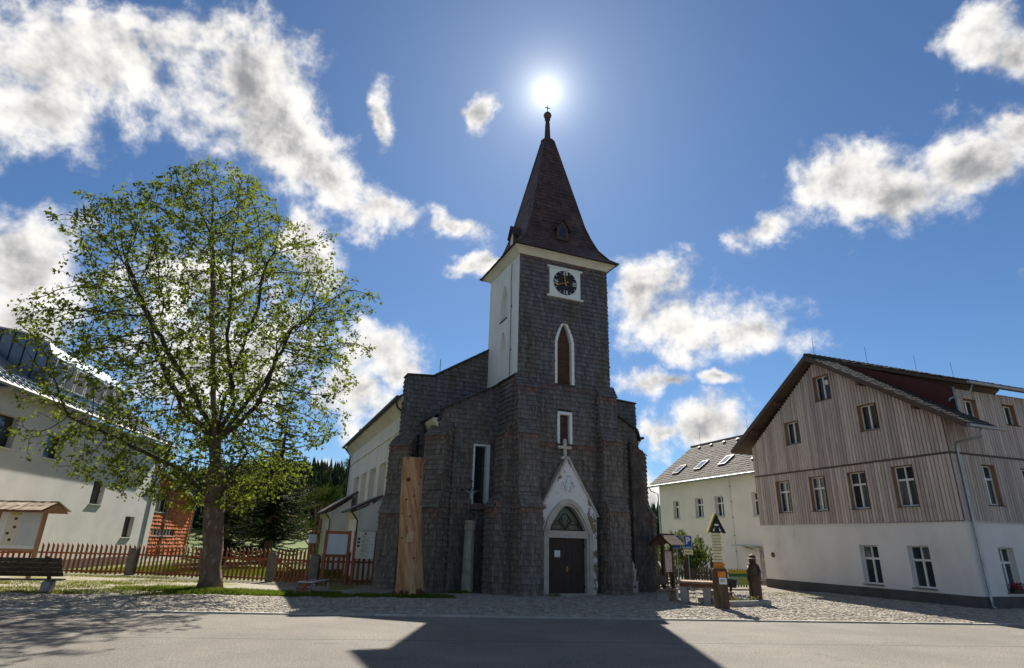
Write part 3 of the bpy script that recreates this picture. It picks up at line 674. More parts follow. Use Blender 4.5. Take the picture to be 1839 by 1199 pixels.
# tympanum with tracery
ty = Arch(-.06, .98, 2.82, 2.85, 3.92, 1.9)
m = MB(); m.poly([(a, -.05, b) for a, b in ty.outline()]); tym = m.build('fanlight', MT['lead'], portal)
m = MB()
def arc(mb, c, r, a0, a1, n=10, w=.045, dz=1.0):
    pts = [(c[0] + r * math.cos(rad(a0 + (a1 - a0) * i / n)), -.075, c[1] + dz * r * math.sin(rad(a0 + (a1 - a0) * i / n))) for i in range(n + 1)]
    mb.tube(pts, w * .5, 6)
arc(m, (-.5, 2.86), .42, 0, 180); arc(m, (.38, 2.86), .42, 0, 180)
arc(m, (-.06, 3.42), .2, -60, 240); arc(m, (-.24, 3.3), .13, 90, 280); arc(m, (.12, 3.3), .13, -100, 90); arc(m, (-.62, 2.98), .16, 60, 200); arc(m, (-.38, 2.98), .16, -20, 120); arc(m, (.26, 2.98), .16, 60, 200); arc(m, (.5, 2.98), .16, -20, 120)
pts = [(a, -.075, b) for a, b in ty.outline()]; m.tube(pts[1:] , .035, 6); m.bar((-1.04, -.075, 2.86), (.92, -.075, 2.86), .06, .06)
m.build('tracery', MT['darkwood'], tym)
# carved relief and stone cross on the gable
m = MB(); r3 = random.Random(3)
for i in range(26):
    a = r3.uniform(0, 6.28); rr = r3.uniform(.12, .38); c = (-.05 + rr * math.cos(a) * .8, -.37, 5.0 + rr * math.sin(a)); q = r3.uniform(.035, .075)
    m.obox((c[0], -.375, c[2]), (q * math.cos(a + .5), 0, q * math.sin(a + .5)), (0, .035, 0), (-q * 1.5 * math.sin(a + .5), 0, q * 1.5 * math.cos(a + .5)))
m.tube([(-.05, -.38, 4.72), (-.12, -.41, 4.95), (-.02, -.42, 5.15), (-.08, -.42, 5.33)], [.12, .13, .10, .06], 8)
m.build('carved_relief', MT['plaster'], portal, smooth=False)
m = MB(); cx = -.2
m.box(cx - .16, cx + .3 - .02, -.35, -.1, 6.2, 6.34); m.box(cx - .02, cx + .14, -.3, -.16, 6.34, 7.14); m.box(cx - .24, cx + .36, -.295, -.165, 6.72, 6.87)
for x, z in ((cx + .06, 7.14), (cx - .24, 6.795), (cx + .36, 6.795)): m.lathe((x, -.23, z), [(.01, -.1), (.09, -.06), (.1, 0), (.09, .06), (.01, .1)], 8)
m.build('stone_cross', MT['stone'], portal, label='small white stone cross on the portal gable')
# ================================================================ HOUSES
MT['skyglass'] = mat('skylight_glass', (.14, .16, .175), (.18, .20, .215), 2, .1, spec=.6)
MT['board'] = mat('larch_board', (.43, .345, .295), (.54, .445, .395), 2.2, .8, .3, 14, orand=.2, stretch=(5, 5, .45), c3=(.24, .13, .075), s3=2.4, t3=(.62, .72), hue=.012)
MT['board_side'] = mat('larch_boards_far', (.42, .30, .24), (.51, .38, .31), 2.2, .8, .3, 14, island=.16, stretch=(3, 3, .35))
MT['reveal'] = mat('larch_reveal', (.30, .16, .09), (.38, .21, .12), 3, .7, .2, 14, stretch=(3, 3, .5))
MT['board_back'] = mat('board_gap', (.02, .015, .012))
MT['house_plaster'] = mat('house_plaster', (.80, .74, .675), (.73, .67, .605), .7, .9, .3, 30, c3=(.50, .455, .41), s3=.45, t3=(.58, .85), stretch=(1, 1, .5))
MT['plinth'] = mat('grey_plinth', (.085, .078, .072), (.115, .105, .095), 1.5, .9, .3, 25)
MT['tile'] = mat('dark_roof_tile', (.032, .03, .03), (.055, .05, .046), 3, .6, .2, 20, island=.3)
MT['verge'] = mat('brown_verge', (.075, .05, .036), (.11, .075, .052), 3, .7, .3, 20, stretch=(1, 1, 3))
MT['red_cheek'] = mat('oxblood_cladding', (.095, .022, .018), (.075, .018, .016), 3, .6)
MT['tile_grey'] = mat('grey_roof_tile', (.14, .13, .12), (.19, .175, .16), 2, .85, .2, 20, spec=.1, island=.2)
MT['cream'] = mat('cream_plaster', (.70, .65, .60), (.64, .595, .545), .6, .9, .15, 30)
MT['flowers_red'] = mat('red_flowers', (.22, .02, .025), (.30, .03, .04), 12, .7, island=.4)

def tiles(mb, p0, ud, sd_, L, S, tw=.3, th=.34, lift=.045, skip=None, r=rnd):
    """roof tiles over a sloping rectangle: p0 eave corner, ud along the eave, sd_ up the slope"""
    ud, sd_ = V(ud).normalized(), V(sd_).normalized(); n = ud.cross(sd_); n = n if n.z > 0 else -n; p0 = V(p0)
    rows = int(S / th); cols = int(L / tw)
    for i in range(rows):
        for j in range(cols):
            a0 = j * tw + (tw / 2 if i % 2 else 0); a1 = min(L, a0 + tw - .012); b0 = i * th; b1 = min(S, b0 + th * 1.12)
            if a1 - a0 < .05 or (skip and skip((a0 + a1) / 2, b0 + th / 2)): continue
            e = lift * r.uniform(.8, 1.25); A = lambda a, b, c: p0 + ud * a + sd_ * b + n * c
            mb.raw([A(a0, b0, e), A(a1, b0, e), A(a1, b1, .012), A(a0, b1, .012), A(a0, b0, 0), A(a1, b0, 0), A((a0 + a1) / 2, b0, e + .018), A((a0 + a1) / 2, b1, .03)], [(0, 6, 7, 3), (6, 1, 2, 7), (4, 5, 1, 6, 0), (0, 3, 4), (1, 5, 2)])

# ---------------------------------------------------------------- timber-clad house
house = thing('timber_house', 'two-storey house with white plastered ground floor and vertical larch boards above', 'house', (20.85, 27.9, 0), rad(19.7))
GAB = Plane((0, 0, 0), (0, 1, 0), (-1, 0, 0)); SDE = Plane((0, 0, 0), (1, 0, 0), (0, -1, 0))
GL, HK = 12.9, 17.0
g_ground = [Rect(1.95, 3.05, .66, 2.57), Rect(4.68, 5.78, .66, 2.57)]
g_mid = [Rect(1.95, 3.07, 4.42, 6.4), Rect(4.66, 5.78, 4.42, 6.36), Rect(7.38, 8.46, 4.42, 6.34), Rect(10.02, 11.1, 4.42, 6.3)]
g_up = [Rect(3.36, 4.4, 8.46, 9.86), Rect(8.7, 9.78, 8.46, 9.84), Rect(6.02, 7.08, 10.68, 12.16)]
s_ground = [Rect(1.8, 2.85, .66, 2.57), Rect(4.7, 5.75, .66, 2.57), Rect(7.6, 8.65, .66, 2.57)]
s_mid = [Rect(1.86, 2.92, 4.45, 6.32), Rect(4.72, 5.78, 4.45, 6.32), Rect(7.6, 8.66, 4.45, 6.32)]
s_up = [Rect(1.76, 2.72, 8.5, 9.55), Rect(4.64, 5.62, 8.5, 9.55), Rect(7.5, 8.5, 8.5, 9.55)]
gprof = [(0, 8.52), (6.9, 13.1), (GL, 8.62)]
m = MB(); wall(m, GAB, [(0, 3.72), (GL, 3.72)], .5, g_ground, .32); wall(m, SDE, [(0, 3.72), (HK, 3.72)], .5, s_ground, .32); m.quad((0, GL, 0), (HK, GL, 0), (HK, GL, 8.6), (0, GL, 8.6)); m.quad((HK, 0, 0), (HK, GL, 0), (HK, GL, 8.6), (HK, 0, 8.6))
m.build('ground_floor_wall', MT['house_plaster'], house)
m = MB(); m.box(-.035, .0, -.035, GL, -.6, .5); m.box(0, HK, -.035, 0, -.6, .5); m.build('plinth', MT['plinth'], house)
m = MB(); wall(m, GAB, gprof, 3.72, g_mid + g_up, .3); wall(m, SDE, [(0, 8.5), (1.3, 8.5)], 3.72, [], .3)
wall(m, Plane((1.3, 0, 0), (1, 0, 0), (0, -1, 0)), [(0, 10.05), (HK - 1.3, 10.05)], 3.72, [Rect(h.a0 - 1.3, h.a1 - 1.3, h.b0, h.b1) for h in s_mid + s_up], .3)
m.build('upper_wall', MT['board_back'], house)
def reveals(pl, hs, d, mt):
    for h in hs:
        m = MB(); e = .006
        for a, s_ in ((h.a0 + e, 1), (h.a1 - e, -1)): m.quad(pl.p(a, h.b0, .055), pl.p(a, h.b0, -d), pl.p(a, h.b1, -d), pl.p(a, h.b1, .055))
        m.quad(pl.p(h.a0, h.b1 - e, .055), pl.p(h.a1, h.b1 - e, .055), pl.p(h.a1, h.b1 - e, -d), pl.p(h.a0, h.b1 - e, -d))
        m.build('window_lining', mt, house)
reveals(GAB, g_mid + g_up, .29, MT['reveal']); reveals(SDE, s_mid + s_up, .29, MT['reveal'])
MT['glass_dim'] = mat('half_curtained_glass', (.06, .065, .065), (.16, .155, .145), 1.7, .05, spec=.6, stretch=(3, 3, .3))
MT['glass_teal'] = mat('painted_reflection_glass', (.02, .035, .038), (.035, .055, .058), 1.1, .03, spec=.7)  # blue-green of a reflection put into the base colour
curs = [[MT['glass_curtain'], MT['glass_dim'], MT['glass'], MT['glass_teal']], [MT['glass_dim'], MT['glass'], MT['glass_teal'], MT['glass']], [MT['glass_teal'], MT['glass_curtain'], MT['glass'], MT['glass_dim']], [MT['glass'], MT['glass_teal'], MT['glass_curtain'], MT['glass_curtain']]]
for i, h in enumerate(g_ground + s_ground): window(house, GAB if i < 2 else SDE, h, .3, 'T', glass=[MT['glass_teal'], MT['glass'], MT['glass_teal'], MT['glass_dim']] if i % 2 else [MT['glass'], MT['glass_teal'], MT['glass_dim'], MT['glass_teal']], sill=MT['plinth'])
for i, h in enumerate(g_mid): window(house, GAB, h, .27, 'T', glass=curs[i], sill=MT['verge'])
for h in g_up: window(house, GAB, h, .27, '2', sill=MT['verge'])
for i, h in enumerate(s_mid): window(house, SDE, h, .27, 'T', glass=curs[i], sill=MT['verge'])
for h in s_up: window(house, SDE, h, .27, '2', sill=MT['verge'])
def gtop(a): return lerp_profile(gprof, a) - .03
BW = .192
def board_run(pl, length, zones, holes, single_to):
    rest = MB(); a = 0.0
    while a < length - .02:
        b = min(length, a + BW); mid = (a + b) / 2
        for z0, z1f, c in zones:
            z1 = z1f(mid) if callable(z1f) else z1f
            segs = [(z0, z1)]
            for h in holes:
                if h.a0 < mid < h.a1: segs = [q for s in segs for q in ((s[0], min(s[1], h.b0 - .01)), (max(s[0], h.b1 + .01), s[1])) if q[1] - q[0] > .06]
            for s0, s1 in segs:
                if s1 - s0 < .06: continue
                mb = MB() if a < single_to else rest; d = c + rnd.uniform(0, .01); w = (b - a) / 2 - .016 - rnd.uniform(0, .004)
                mb.obox(pl.p(mid, (s0 + s1) / 2, d / 2 + .004), pl.u * w, V((0, 0, (s1 - s0) / 2)), pl.n * d / 2)
                if a < single_to: mb.build('board', MT['board'], house)
        a = b
    if rest.f: rest.build('far_boards', MT['board_side'], house, stuff=True)
board_run(GAB, GL, [(3.7, 6.72, .045), (6.82, gtop, .05)], g_mid + g_up, 99)
board_run(SDE, HK, [(3.7, 6.72, .045), (6.82, lambda a: 8.46 if a < 1.35 else 10.0, .05)], s_mid + s_up, 6.8)
m = MB(); m.box(-.085, 0, -.085, GL, 6.73, 6.81); m.box(0, HK, -.085, -.0, 6.73, 6.81); m.build('drip_moulding', MT['verge'], house)
m = MB(); m.box(-.075, .0, -.075, GL, 3.665, 3.7); m.box(0, HK, -.075, -.0, 3.665, 3.7); m.build('drip_moulding', MT['metal'], house)
# roof: apex over l = 6.9
AP = 13.22; zr = lambda l: AP - .662 * (6.9 - l) if l < 6.9 else AP - .66 * (l - 6.9)
m = MB(); m.prism([(-.62, 6.9, AP), (-.62, 14.15, zr(14.15)), (HK, 14.15, zr(14.15)), (HK, 6.9, AP)], (0, 0, .2)); m.prism([(-.62, 6.9, AP), (1.42, 6.9, AP), (1.42, -1.45, zr(-1.45)), (-.62, -1.45, zr(-1.45))], (0, 0, .2))
m.build('roof_deck', MT['verge'], house)
m = MB(); m.prism([(1.3, 6.88, AP + .06), (HK, 6.88, AP + .06), (HK, -.6, 10.12), (1.3, -.6, 10.12)], (0, 0, .17)); dd = m.build('shed_dormer_roof', MT['verge'], house)
m = MB(); m.prism([(1.34, 0, zr(0) + .2), (1.34, 6.7, AP + .05), (1.34, 0.0, 10.1)], (.05, 0, 0)); m.build('dormer_cheek', MT['red_cheek'], house, label='dark red dormer cheek')
m = MB(); m.box(1.26, 1.36, -.06, .02, zr(0) + .2, 10.1); m.build('corner_flashing', MT['metal'], house)
m = MB(); sl_ = V((0, 8.35, .662 * 8.35)); tiles(m, (-.66, -1.5, zr(-1.5) + .21), (1, 0, 0), sl_, 2.08, sl_.length)
sl2 = V((0, 7.5, AP + .06 - 10.12)); tiles(m, (1.32, -.66, 10.30), (1, 0, 0), sl2, HK - 1.3, sl2.length)
sl3 = V((0, -7.25, .66 * 7.25)); tiles(m, (-.66, 14.2, zr(14.2) + .21), (1, 0, 0), sl3, HK, sl3.length, .6, .36)
m.build('roof_tiles', MT['tile'], house, stuff=True)
for i in range(44):
    m = MB(); x = -.6 + i * .4; m.tube([(x, 6.9, AP + .27), (x + .42, 6.9, AP + .3)], [.13, .15], 8); m.build('ridge_tile', MT['tile'], house)
for l0, l1 in ((6.9, -1.5), (6.9, 14.2)):
    m = MB(); m.bar((-.66, l0, AP + .1), (-.66, l1, zr(l1) + .1), .05, .26, (0, 0, 1)); m.build('verge_board', MT['verge'], house)
for l in (.9, 3.7, 9.9, 12.2):
    m = MB(); m.box(-.58, 0, l - .09, l + .09, zr(l) - .24, zr(l) - .01); m.build('purlin_end', MT['verge'], house)
m = MB(); m.tube([(-.7, -1.56, zr(-1.5) + .1), (1.75, -1.56, zr(-1.5) + .08)], .085, 8); gu = m.build('gutter', MT['metal'], house)
m = MB(); m.tube([(1.35, -.72, 10.2), (HK, -.72, 10.2)], .085, 8); m.build('gutter', MT['metal'], house)
m = MB(); m.tube([(.1, -1.56, zr(-1.5) + .02), (.12, -1.45, zr(-1.5) - .35), (.36, -.2, 7.25), (.38, -.13, 6.95), (.36, -.13, .5), (.34, -.16, .12), (.3, -.3, .05)], .058, 9); dp = m.build('downpipe', MT['metal'], house, smooth=True)
for z in (6.4, 4.9, 3.4, 1.75, .95):
    m = MB(); m.tube([(.37, -.13, z - .04), (.37, -.13, z + .04)], .07, 9); m.build('pipe_clip', MT['metal'], dp)
m = MB(); m.tube([(1.6, -.72, 10.1), (1.5, -.6, 9.7), (1.25, .2, 9.55), (1.15, .25, 9.35)], .05, 8); m.build('downpipe', MT['metal'], house, smooth=True)
for k in (.2, 4.6, 9.0, 12.5):
    m = MB(); m.tube([(k, 6.9, AP + .3), (k, 6.9, AP + 1.5)], .012, 5); m.build('lightning_rod', MT['iron'], house)
m = MB(); m.lathe((0, 0, 0), [(.14, -.03), (.16, 0), (.1, .03)], 14); o_ = m.build('vent_cover', MT['verge'], house); o_.location = (-.02, 12.1, 1.92); o_.rotation_euler = (0, -math.pi / 2, 0)
m = MB(); m.box(-.16, -.05, 5.98, 6.16, 11.5, 11.75); m.build('outdoor_lamp', MT['whitepaint'], house)
# flower pot on the sill
fp = thing('flower_box', 'dark flower box with red blooms on the ground-floor window sill', 'flower box', (20.85 + .9415 * 2.35 + .337 * .1 , 27.9 + .337 * 2.35 - .9415 * .1, .66), rad(19.7))
m = MB(); m.box(-.4, .4, -.09, .1, 0, .16); m.build('box', MT['iron'], fp)
m = MB()
for i in range(260):
    c = V((rnd.uniform(-.42, .42), rnd.uniform(-.16, .14), rnd.uniform(.12, .42))); q = rnd.uniform(.02, .045); a = V((rnd.uniform(-1, 1), rnd.uniform(-1, 1), rnd.uniform(-1, 1))).normalized(); b = a.orthogonal().normalized(); m.quad(c + a * q, c + b * q, c - a * q, c - b * q)
m.build('blooms', MT['flowers_red'], fp, stuff=True)

# ---------------------------------------------------------------- cream house behind
rear = thing('cream_house', 'cream plastered house with grey tiled roof and four skylights', 'house', (14.615, 60.0, 0), rad(19.7))
RW = Plane((0, -17.2, 0), (0, 1, 0), (-1, 0, 0)); RL = 16.5
def rh(l0, l1, z0, z1): return Rect(l0 + 17.2, l1 + 17.2, z0, z1)
rwin = [rh(-3.8, -2.85, 4.72, 6.32), rh(-7.25, -6.15, 4.72, 6.38), rh(-9.95, -8.85, 4.72, 6.38), rh(-14.4, -13.3, 4.65, 6.42), rh(-3.8, -2.85, 1.5, 3.1), rh(-6.9, -5.9, 1.5, 3.1), rh(-14.6, -13.5, .15, 2.2)]
m = MB(); wall(m, RW, [(0, 8.0), (RL, 8.0)], 0, rwin, .35); m.poly([(0, -.7, 0), (10.2, -.7, 0), (10.2, -.7, 8.0), (5.08, -.7, 11.8), (0, -.7, 8.0)]); m.quad((0, -17.2, 0), (10, -17.2, 0), (10, -17.2, 8), (0, -17.2, 8)); m.quad((10.2, -17.2, 0), (10.2, -.7, 0), (10.2, -.7, 8), (10.2, -17.2, 8))
m.build('wall', MT['cream'], rear)
for h in rwin: window(rear, RW, h, .33, 'T', sill=MT['metal'])
m = MB(); m.prism([(-.55, .45, 7.72), (5.08, .45, 12.0), (5.08, -18.0, 12.0), (-.55, -18.0, 7.72)], (0, 0, .16)); m.prism([(10.7, .45, 7.72), (5.08, .45, 12.0), (5.08, -18.0, 12.0), (10.7, -18.0, 7.72)], (0, 0, .16)); m.build('roof_deck', MT['verge'], rear)
sv = V((5.63, 0, 4.28)); S_ = sv.length
skl = [(-2.6, 1.55), (-5.8, 1.7), (-9.1, 1.85), (-13.2, 1.9)]
m = MB(); tiles(m, (-.6, -18.0, 7.86), (0, 1, 0), sv, 18.45, S_, .36, .36, .05); m.build('roof_tiles', MT['tile_grey'], rear, stuff=True)
sn = V((-4.28, 0, 5.63)).normalized(); su = sv.normalized()
for l, b in skl:
    o_ = V((-.6, l, 7.92)) + su * b + sn * .06; m = MB()
    m.obox(o_ + su * .7, (0, .48, 0), su * .7, sn * .07); sk = m.build('skylight', MT['iron'], rear)
    m = MB(); m.obox(o_ + su * .7 + sn * .06, (0, .38, 0), su * .58, sn * .02); m.build('pane', MT['skyglass'] if 'skyglass' in MT else MT['metal'], sk)
for i in range(7):
    m = MB(); o_ = V((-.6, -1.6 - i * 1.9, 7.95)) + su * (S_ - .7) + sn * .05; m.obox(o_, (0, .13, 0), su * .1, sn * .08); m.build('roof_vent', MT['iron'], rear)
m = MB(); m.tube([(5.08, .5, 12.2), (5.08, -18, 12.2)], .14, 8); m.build('ridge_tiles', MT['tile_grey'], rear)
m = MB(); m.tube([(-.66, .45, 7.8), (-.66, -18, 7.8)], .09, 8); m.tube([(-.66, .1, 7.75), (-.5, 0, 7.4), (-.1, -.6, 7.1), (-.08, -.62, .1)], .06, 7); m.build('gutter', MT['metal'], rear)
for l in (-1.0, -8.0):
    m = MB(); m.tube([(5.08, l, 12.2), (5.08, l, 13.6)], .015, 5); m.build('lightning_rod', MT['iron'], rear)
m = MB(); m.box(-1.0, 0, -15.2, -11.7, 2.44, 2.54); cn = m.build('canopy', MT['metal'], rear)
for l in (-12.8, -14.2):
    m = MB(); m.bar((0, l, 2.2), (-.8, l, 2.42), .05, .05); m.build('bracket', MT['metal'], cn)
m = MB(); m.tube([(-.04, -10.9, 8), (-.04, -11.0, .2)], .012, 5)
for z in (7, 5.8, 4.6, 3.2, 2.0): m.box(-.12, 0, -11.02, -10.9, z, z + .05)
m.build('lightning_conductor', MT['metal'], rear)

# ---------------------------------------------------------------- building at the left edge
MT['grey_plaster'] = mat('grey_white_plaster', (.62, .61, .58), (.55, .54, .515), .6, .9, .2, 25, c3=(.45, .445, .425), s3=.35, t3=(.6, .9))
MT['seam_roof'] = mat('light_metal_roof', (.36, .365, .37), (.29, .295, .30), 2, .5, metal=.4, spec=.5)
MT['blue_metal'] = mat('blue_grey_metal', (.10, .16, .22), (.13, .19, .25), 1.5, .4, metal=.4)
MT['orange_shingle'] = mat('orange_shingle', (.52, .15, .04), (.42, .115, .033), 2, .8, .3, 20, island=.28)
MT['orange_back'] = mat('orange_shingle_gap', (.16, .045, .02))
left = thing('white_metal_roof_building', 'white plastered building with pale metal roof and blue-grey dormer', 'building', (-29.3, 50.5, 0), rad(8))
LWP = Plane((0, -32, 0), (0, 1, 0), (1, 0, 0))
def lh(y0, y1, z0, z1): return Rect(y0 + 32, y1 + 32, z0, z1)
lwin = [lh(-20.9, -18.7, 6.3, 7.95), lh(-15.9, -14.2, 6.25, 7.6), lh(-9.55, -7.95, 4.0, 5.53), lh(-3.95, -2.42, 1.9, 3.4)]
m = MB(); wall(m, LWP, [(0, 9.2), (32, 9.2)], .55, lwin, .4); m.quad((0, 0, 0), (-12, 0, 0), (-12, 0, 9.2), (0, 0, 9.2)); m.quad((0, -32, 0), (-12, -32, 0), (-12, -32, 9.2), (0, -32, 9.2)); m.build('wall', MT['grey_plaster'], left)
m = MB(); m.box(-.4, .04, -32, 0, 0, .55); m.build('plinth', MT['plinth'], left)
for h in lwin: window(left, LWP, h, .38, '1', frame=MT['verge'], sill=MT['whitepaint'])
m = MB(); m.box(-.5, .12, -.32, .55, 0, 9.2); m.build('corner_pier', MT['grey_plaster'], left)
rs = V((-7.0, 0, 4.6)); rn = V((4.6, 0, 7.0)).normalized(); ru = rs.normalized()
m = MB(); m.prism([(.7, -33, 9.18), (.7, .9, 9.18), (-6.3, .9, 13.78), (-6.3, -33, 13.78)], (0, 0, .14)); m.prism([(-13.3, -33, 9.18), (-13.3, .9, 9.18), (-6.3, .9, 13.78), (-6.3, -33, 13.78)], (0, 0, .14)); m.build('metal_roof', MT['seam_roof'], left)
for i in range(64):
    y = -32.8 + i * .53; m = MB(); A = V((.7, y, 9.33)); m.bar(A + rn * .02, A + rs + rn * .02, .03, .06, tuple(rn)); m.build('roof_seam', MT['seam_roof'], left)
for b in (.45, 1.15):
    m = MB(); A = V((.7, -33, 9.33)) + ru * b + rn * .12; m.bar(A, A + V((0, 33.5, 0)), .03, .05)
    for i in range(64):
        q = V((.7, -32.8 + i * .53, 9.33)) + ru * b; m.obox(q + rn * .07, (0, .045, 0), ru * .09, rn * .07)
    m.build('snow_guard', MT['blue_metal'], left)
m = MB(); m.tube([(.78, -33, 9.2), (.78, .9, 9.2)], .1, 8); m.build('gutter', MT['seam_roof'], left)
for i in range(30):
    m = MB(); m.box(0, .62, -32 + i * 1.1, -31.86 + i * 1.1, 9.05, 9.17); m.build('rafter_end', MT['grey_plaster'], left)
# dormer: panelled cheek towards the square, window band along the roof
dprof = [(-.25, 10.0), (-.25, 12.05), (-.55, 12.65), (-1.2, 13.0), (-2.2, 13.25), (-3.8, 13.5), (-6.3, 13.85), (-6.3, 10.0)]
m = MB(); m.prism([(x, -17.0, z) for x, z in dprof], (0, 9.0, 0)); dr = m.build('dormer', MT['blue_metal'], left, label='blue-grey metal dormer')
m = MB()
for (x0, z0), (x1, z1) in zip(dprof[1:6], dprof[2:7]): m.bar((x0, -17.15, z0 + .05), (x1, -17.15, z1 + .05), .4, .1)
m.build('dormer_edge', MT['seam_roof'], dr)
for i in range(8):
    x = -.55 - i * .72; zt = lerp_profile(sorted((a, b) for a, b in dprof[1:7]), x); m = MB(); m.box(x - .02, x + .02, -17.05, -17.0, 9.7, zt); m.build('panel_seam', MT['iron'], dr)
m = MB(); m.tube([(-.2, -17.05, 12.1), (-.2, -17.05, 9.9)], .07, 8); m.build('downpipe', MT['seam_roof'], dr)
for i in range(7):
    m = MB(); y = -16.7 + i * 1.22; m.box(-.25, -.2, y, y + 1.05, 10.45, 11.9); f_ = m.build('dormer_window', MT['whiteframe'], dr)
    m = MB(); m.quad((-.19, y + .07, 10.52), (-.19, y + .98, 10.52), (-.19, y + .98, 11.83), (-.19, y + .07, 11.83)); m.build('pane', MT['glass'], f_)
# orange shingled wing
OW = Plane((-.1, .55, 0), (0, 1, 0), (1, 0, 0))
ow = [Rect(.75, 5.6, 2.05, 2.75), Rect(.35, 2.75, 3.95, 5.4)]
m = MB(); wall(m, OW, [(0, 7.0), (9.2, 5.1)], 0, ow, .25); m.quad((-.1, 9.75, 0), (-8, 9.75, 0), (-8, 9.75, 5.1), (-.1, 9.75, 5.1)); wg = m.build('shingled_wing', MT['orange_back'], left, label='orange shingled wing')
m = MB(); shingles(m, OW, lambda z: (0, 9.2 if z < 5.1 else max(.1, 9.2 - (z - 5.1) / 1.9 * 9.2)), .5, 6.9, ow, row=.3, w=.24); m.build('shingle_cladding', MT['orange_shingle'], wg, stuff=True)
m = MB(); m.box(-8, -.05, .55, 9.76, 0, .5); m.build('plinth', MT['house_plaster'], wg)
for h in ow:
    w_ = window(wg, OW, h, .2, '2' if h.b0 > 3 else '1', sill=MT['whitepaint'])
    if h.b0 < 3:
        m = MB()
        for i in range(1, 7): m.obox(OW.p(h.a0 + i * .69, 2.4, -.1), OW.u * .04, V((0, 0, .34)), OW.n * .04)
        m.build('mullion', MT['whiteframe'], w_)
m = MB(); m.tube([(.03, 3.4, 6.2), (.03, 3.4, .3)], .06, 7); m.build('downpipe', MT['seam_roof'], wg); m = MB(); m.tube([(.05, 9.7, 5.3), (.05, 9.7, .3)], .06, 7); m.build('downpipe', MT['seam_roof'], wg)
m = MB(); m.prism([(.5, .6, 7.1), (.5, 10.3, 5.0), (-9, 10.3, 5.0), (-9, .6, 7.1)], (0, 0, .14)); m.build('wing_roof', MT['seam_roof'], wg)
# ================================================================ GROUND
def kerb_y(x): return 20.25 + .095 * x
MT['ground'] = mat('meadow_soil', (.075, .115, .022), (.10, .14, .03), .35, .95, .4, 8, c3=(.13, .14, .05), s3=.15, t3=(.55, .8))
def asphalt():
    m = mat('asphalt', (.155, .142, .124), (.20, .184, .16), .35, .88, .6, 60, detail=8, spec=.25)
    t = NT(m.node_tree); b = t.n['Principled BSDF']; old = b.inputs['Base Color'].links[0].from_socket
    tc = t.new('ShaderNodeTexCoord'); sep = t.new('ShaderNodeSeparateXYZ'); t.put(sep.inputs[0], tc.outputs['Object'])
    sp = t.noise(tc.outputs['Object'], 22, 6, .75); old = t.mix(t.smooth(sp, .36, .66), t.mix(1.0, old, (.62, .62, .63), 'MULTIPLY'), t.mix(1.0, old, (1.38, 1.37, 1.35), 'MULTIPLY'))
    # paving joint along the lane, and tar-dark worn patches
    yy = t.math('SUBTRACT', sep.outputs[1], t.math('MULTIPLY_ADD', sep.outputs[0], .10, 15.6))
    yy = t.math('ADD', yy, t.math('MULTIPLY', t.math('SUBTRACT', t.noise(tc.outputs['Object'], .8, 3), .5), .12))
    jn = t.smooth(t.math('ABSOLUTE', yy), .05, .015)
    st = t.noise(t.vmath('MULTIPLY', tc.outputs['Object'], (.45, 1.6, 1)), 1.3, 5, .6)
    pt = t.math('MULTIPLY', t.smooth(st, .6, .72), .42)
    ck = t.math('ABSOLUTE', t.math('SUBTRACT', t.noise(t.vmath('MULTIPLY', tc.outputs['Object'], (.5, 1.0, 1)), .55, 7, .6), .5)); ck = t.math('MULTIPLY', t.smooth(ck, .0042, .0012), t.math('MULTIPLY', t.smooth(t.noise(tc.outputs['Object'], .22, 2), .48, .6), .7)); pt = t.math('MAXIMUM', pt, ck)
    col = t.mix(t.math('MAXIMUM', t.math('MULTIPLY', jn, .8), pt), old, (.055, .053, .052)); t.put(b.inputs['Base Color'], col)
    return m
MT['asphalt'] = asphalt()
MT['mortar'] = mat('sandy_joints', (.15, .132, .105), (.20, .178, .14), 1.2, .95, .5, 30, c3=(.10, .105, .04), s3=.5, t3=(.6, .75))
MT['cobble'] = mat('granite_cobble', (.25, .22, .18), (.33, .295, .24), 2.5, .85, .3, 40, island=.28, hue=.01)
MT['gravel'] = mat('mossy_gravel', (.32, .29, .24), (.24, .22, .17), 2.5, .95, .7, 35, c3=(.17, .165, .035), s3=.45, t3=(.46, .62))
MT['kerb'] = mat('kerb_concrete', (.42, .39, .34), (.36, .335, .30), 3, .9, .3, 30, orand=.15)
MT['grass'] = leaf_mat('grass_blades', (.055, .10, .012), (.12, .17, .025), .35)
MT['moss'] = leaf_mat('dry_grass', (.13, .14, .025), (.22, .20, .05), .3)

def sheet(name, pts, z, m):
    mb = MB(); mb.poly([(x, y, z) for x, y in pts]); return structure(mb.build(name, m))
sheet('ground', [(-900, -300), (900, -300), (900, 1500), (-900, 1500)], -.03, MT['ground'])
sheet('road', [(-120, -40), (120, -40), (120, kerb_y(120)), (-120, kerb_y(-120))], .0, MT['asphalt'])
sheet('pavement', [(-45, kerb_y(-45) + .002), (70, kerb_y(70) + .002), (70, 62), (13, 62), (8.5, 36), (-7, 33.4), (-12, 33.4), (-21, 36), (-27, 36), (-45, 30)], .004, MT['mortar'])
sheet('gravel_verge', [(-40, 23.0), (-13, 24.6), (-6, 26.0), (-4.2, 30), (-5.2, 33.2), (-12, 33.2), (-21, 35.8), (-27, 35.8), (-40, 30)], .009, MT['gravel'])
kerb = bpy.data.objects.new('kerb', None); COL.objects.link(kerb); structure(kerb)
ka = math.atan(.095); kme = MB().box(-.485, .485, -.07, .07, -.1, .05).mesh('kerb_stone', MT['kerb'])
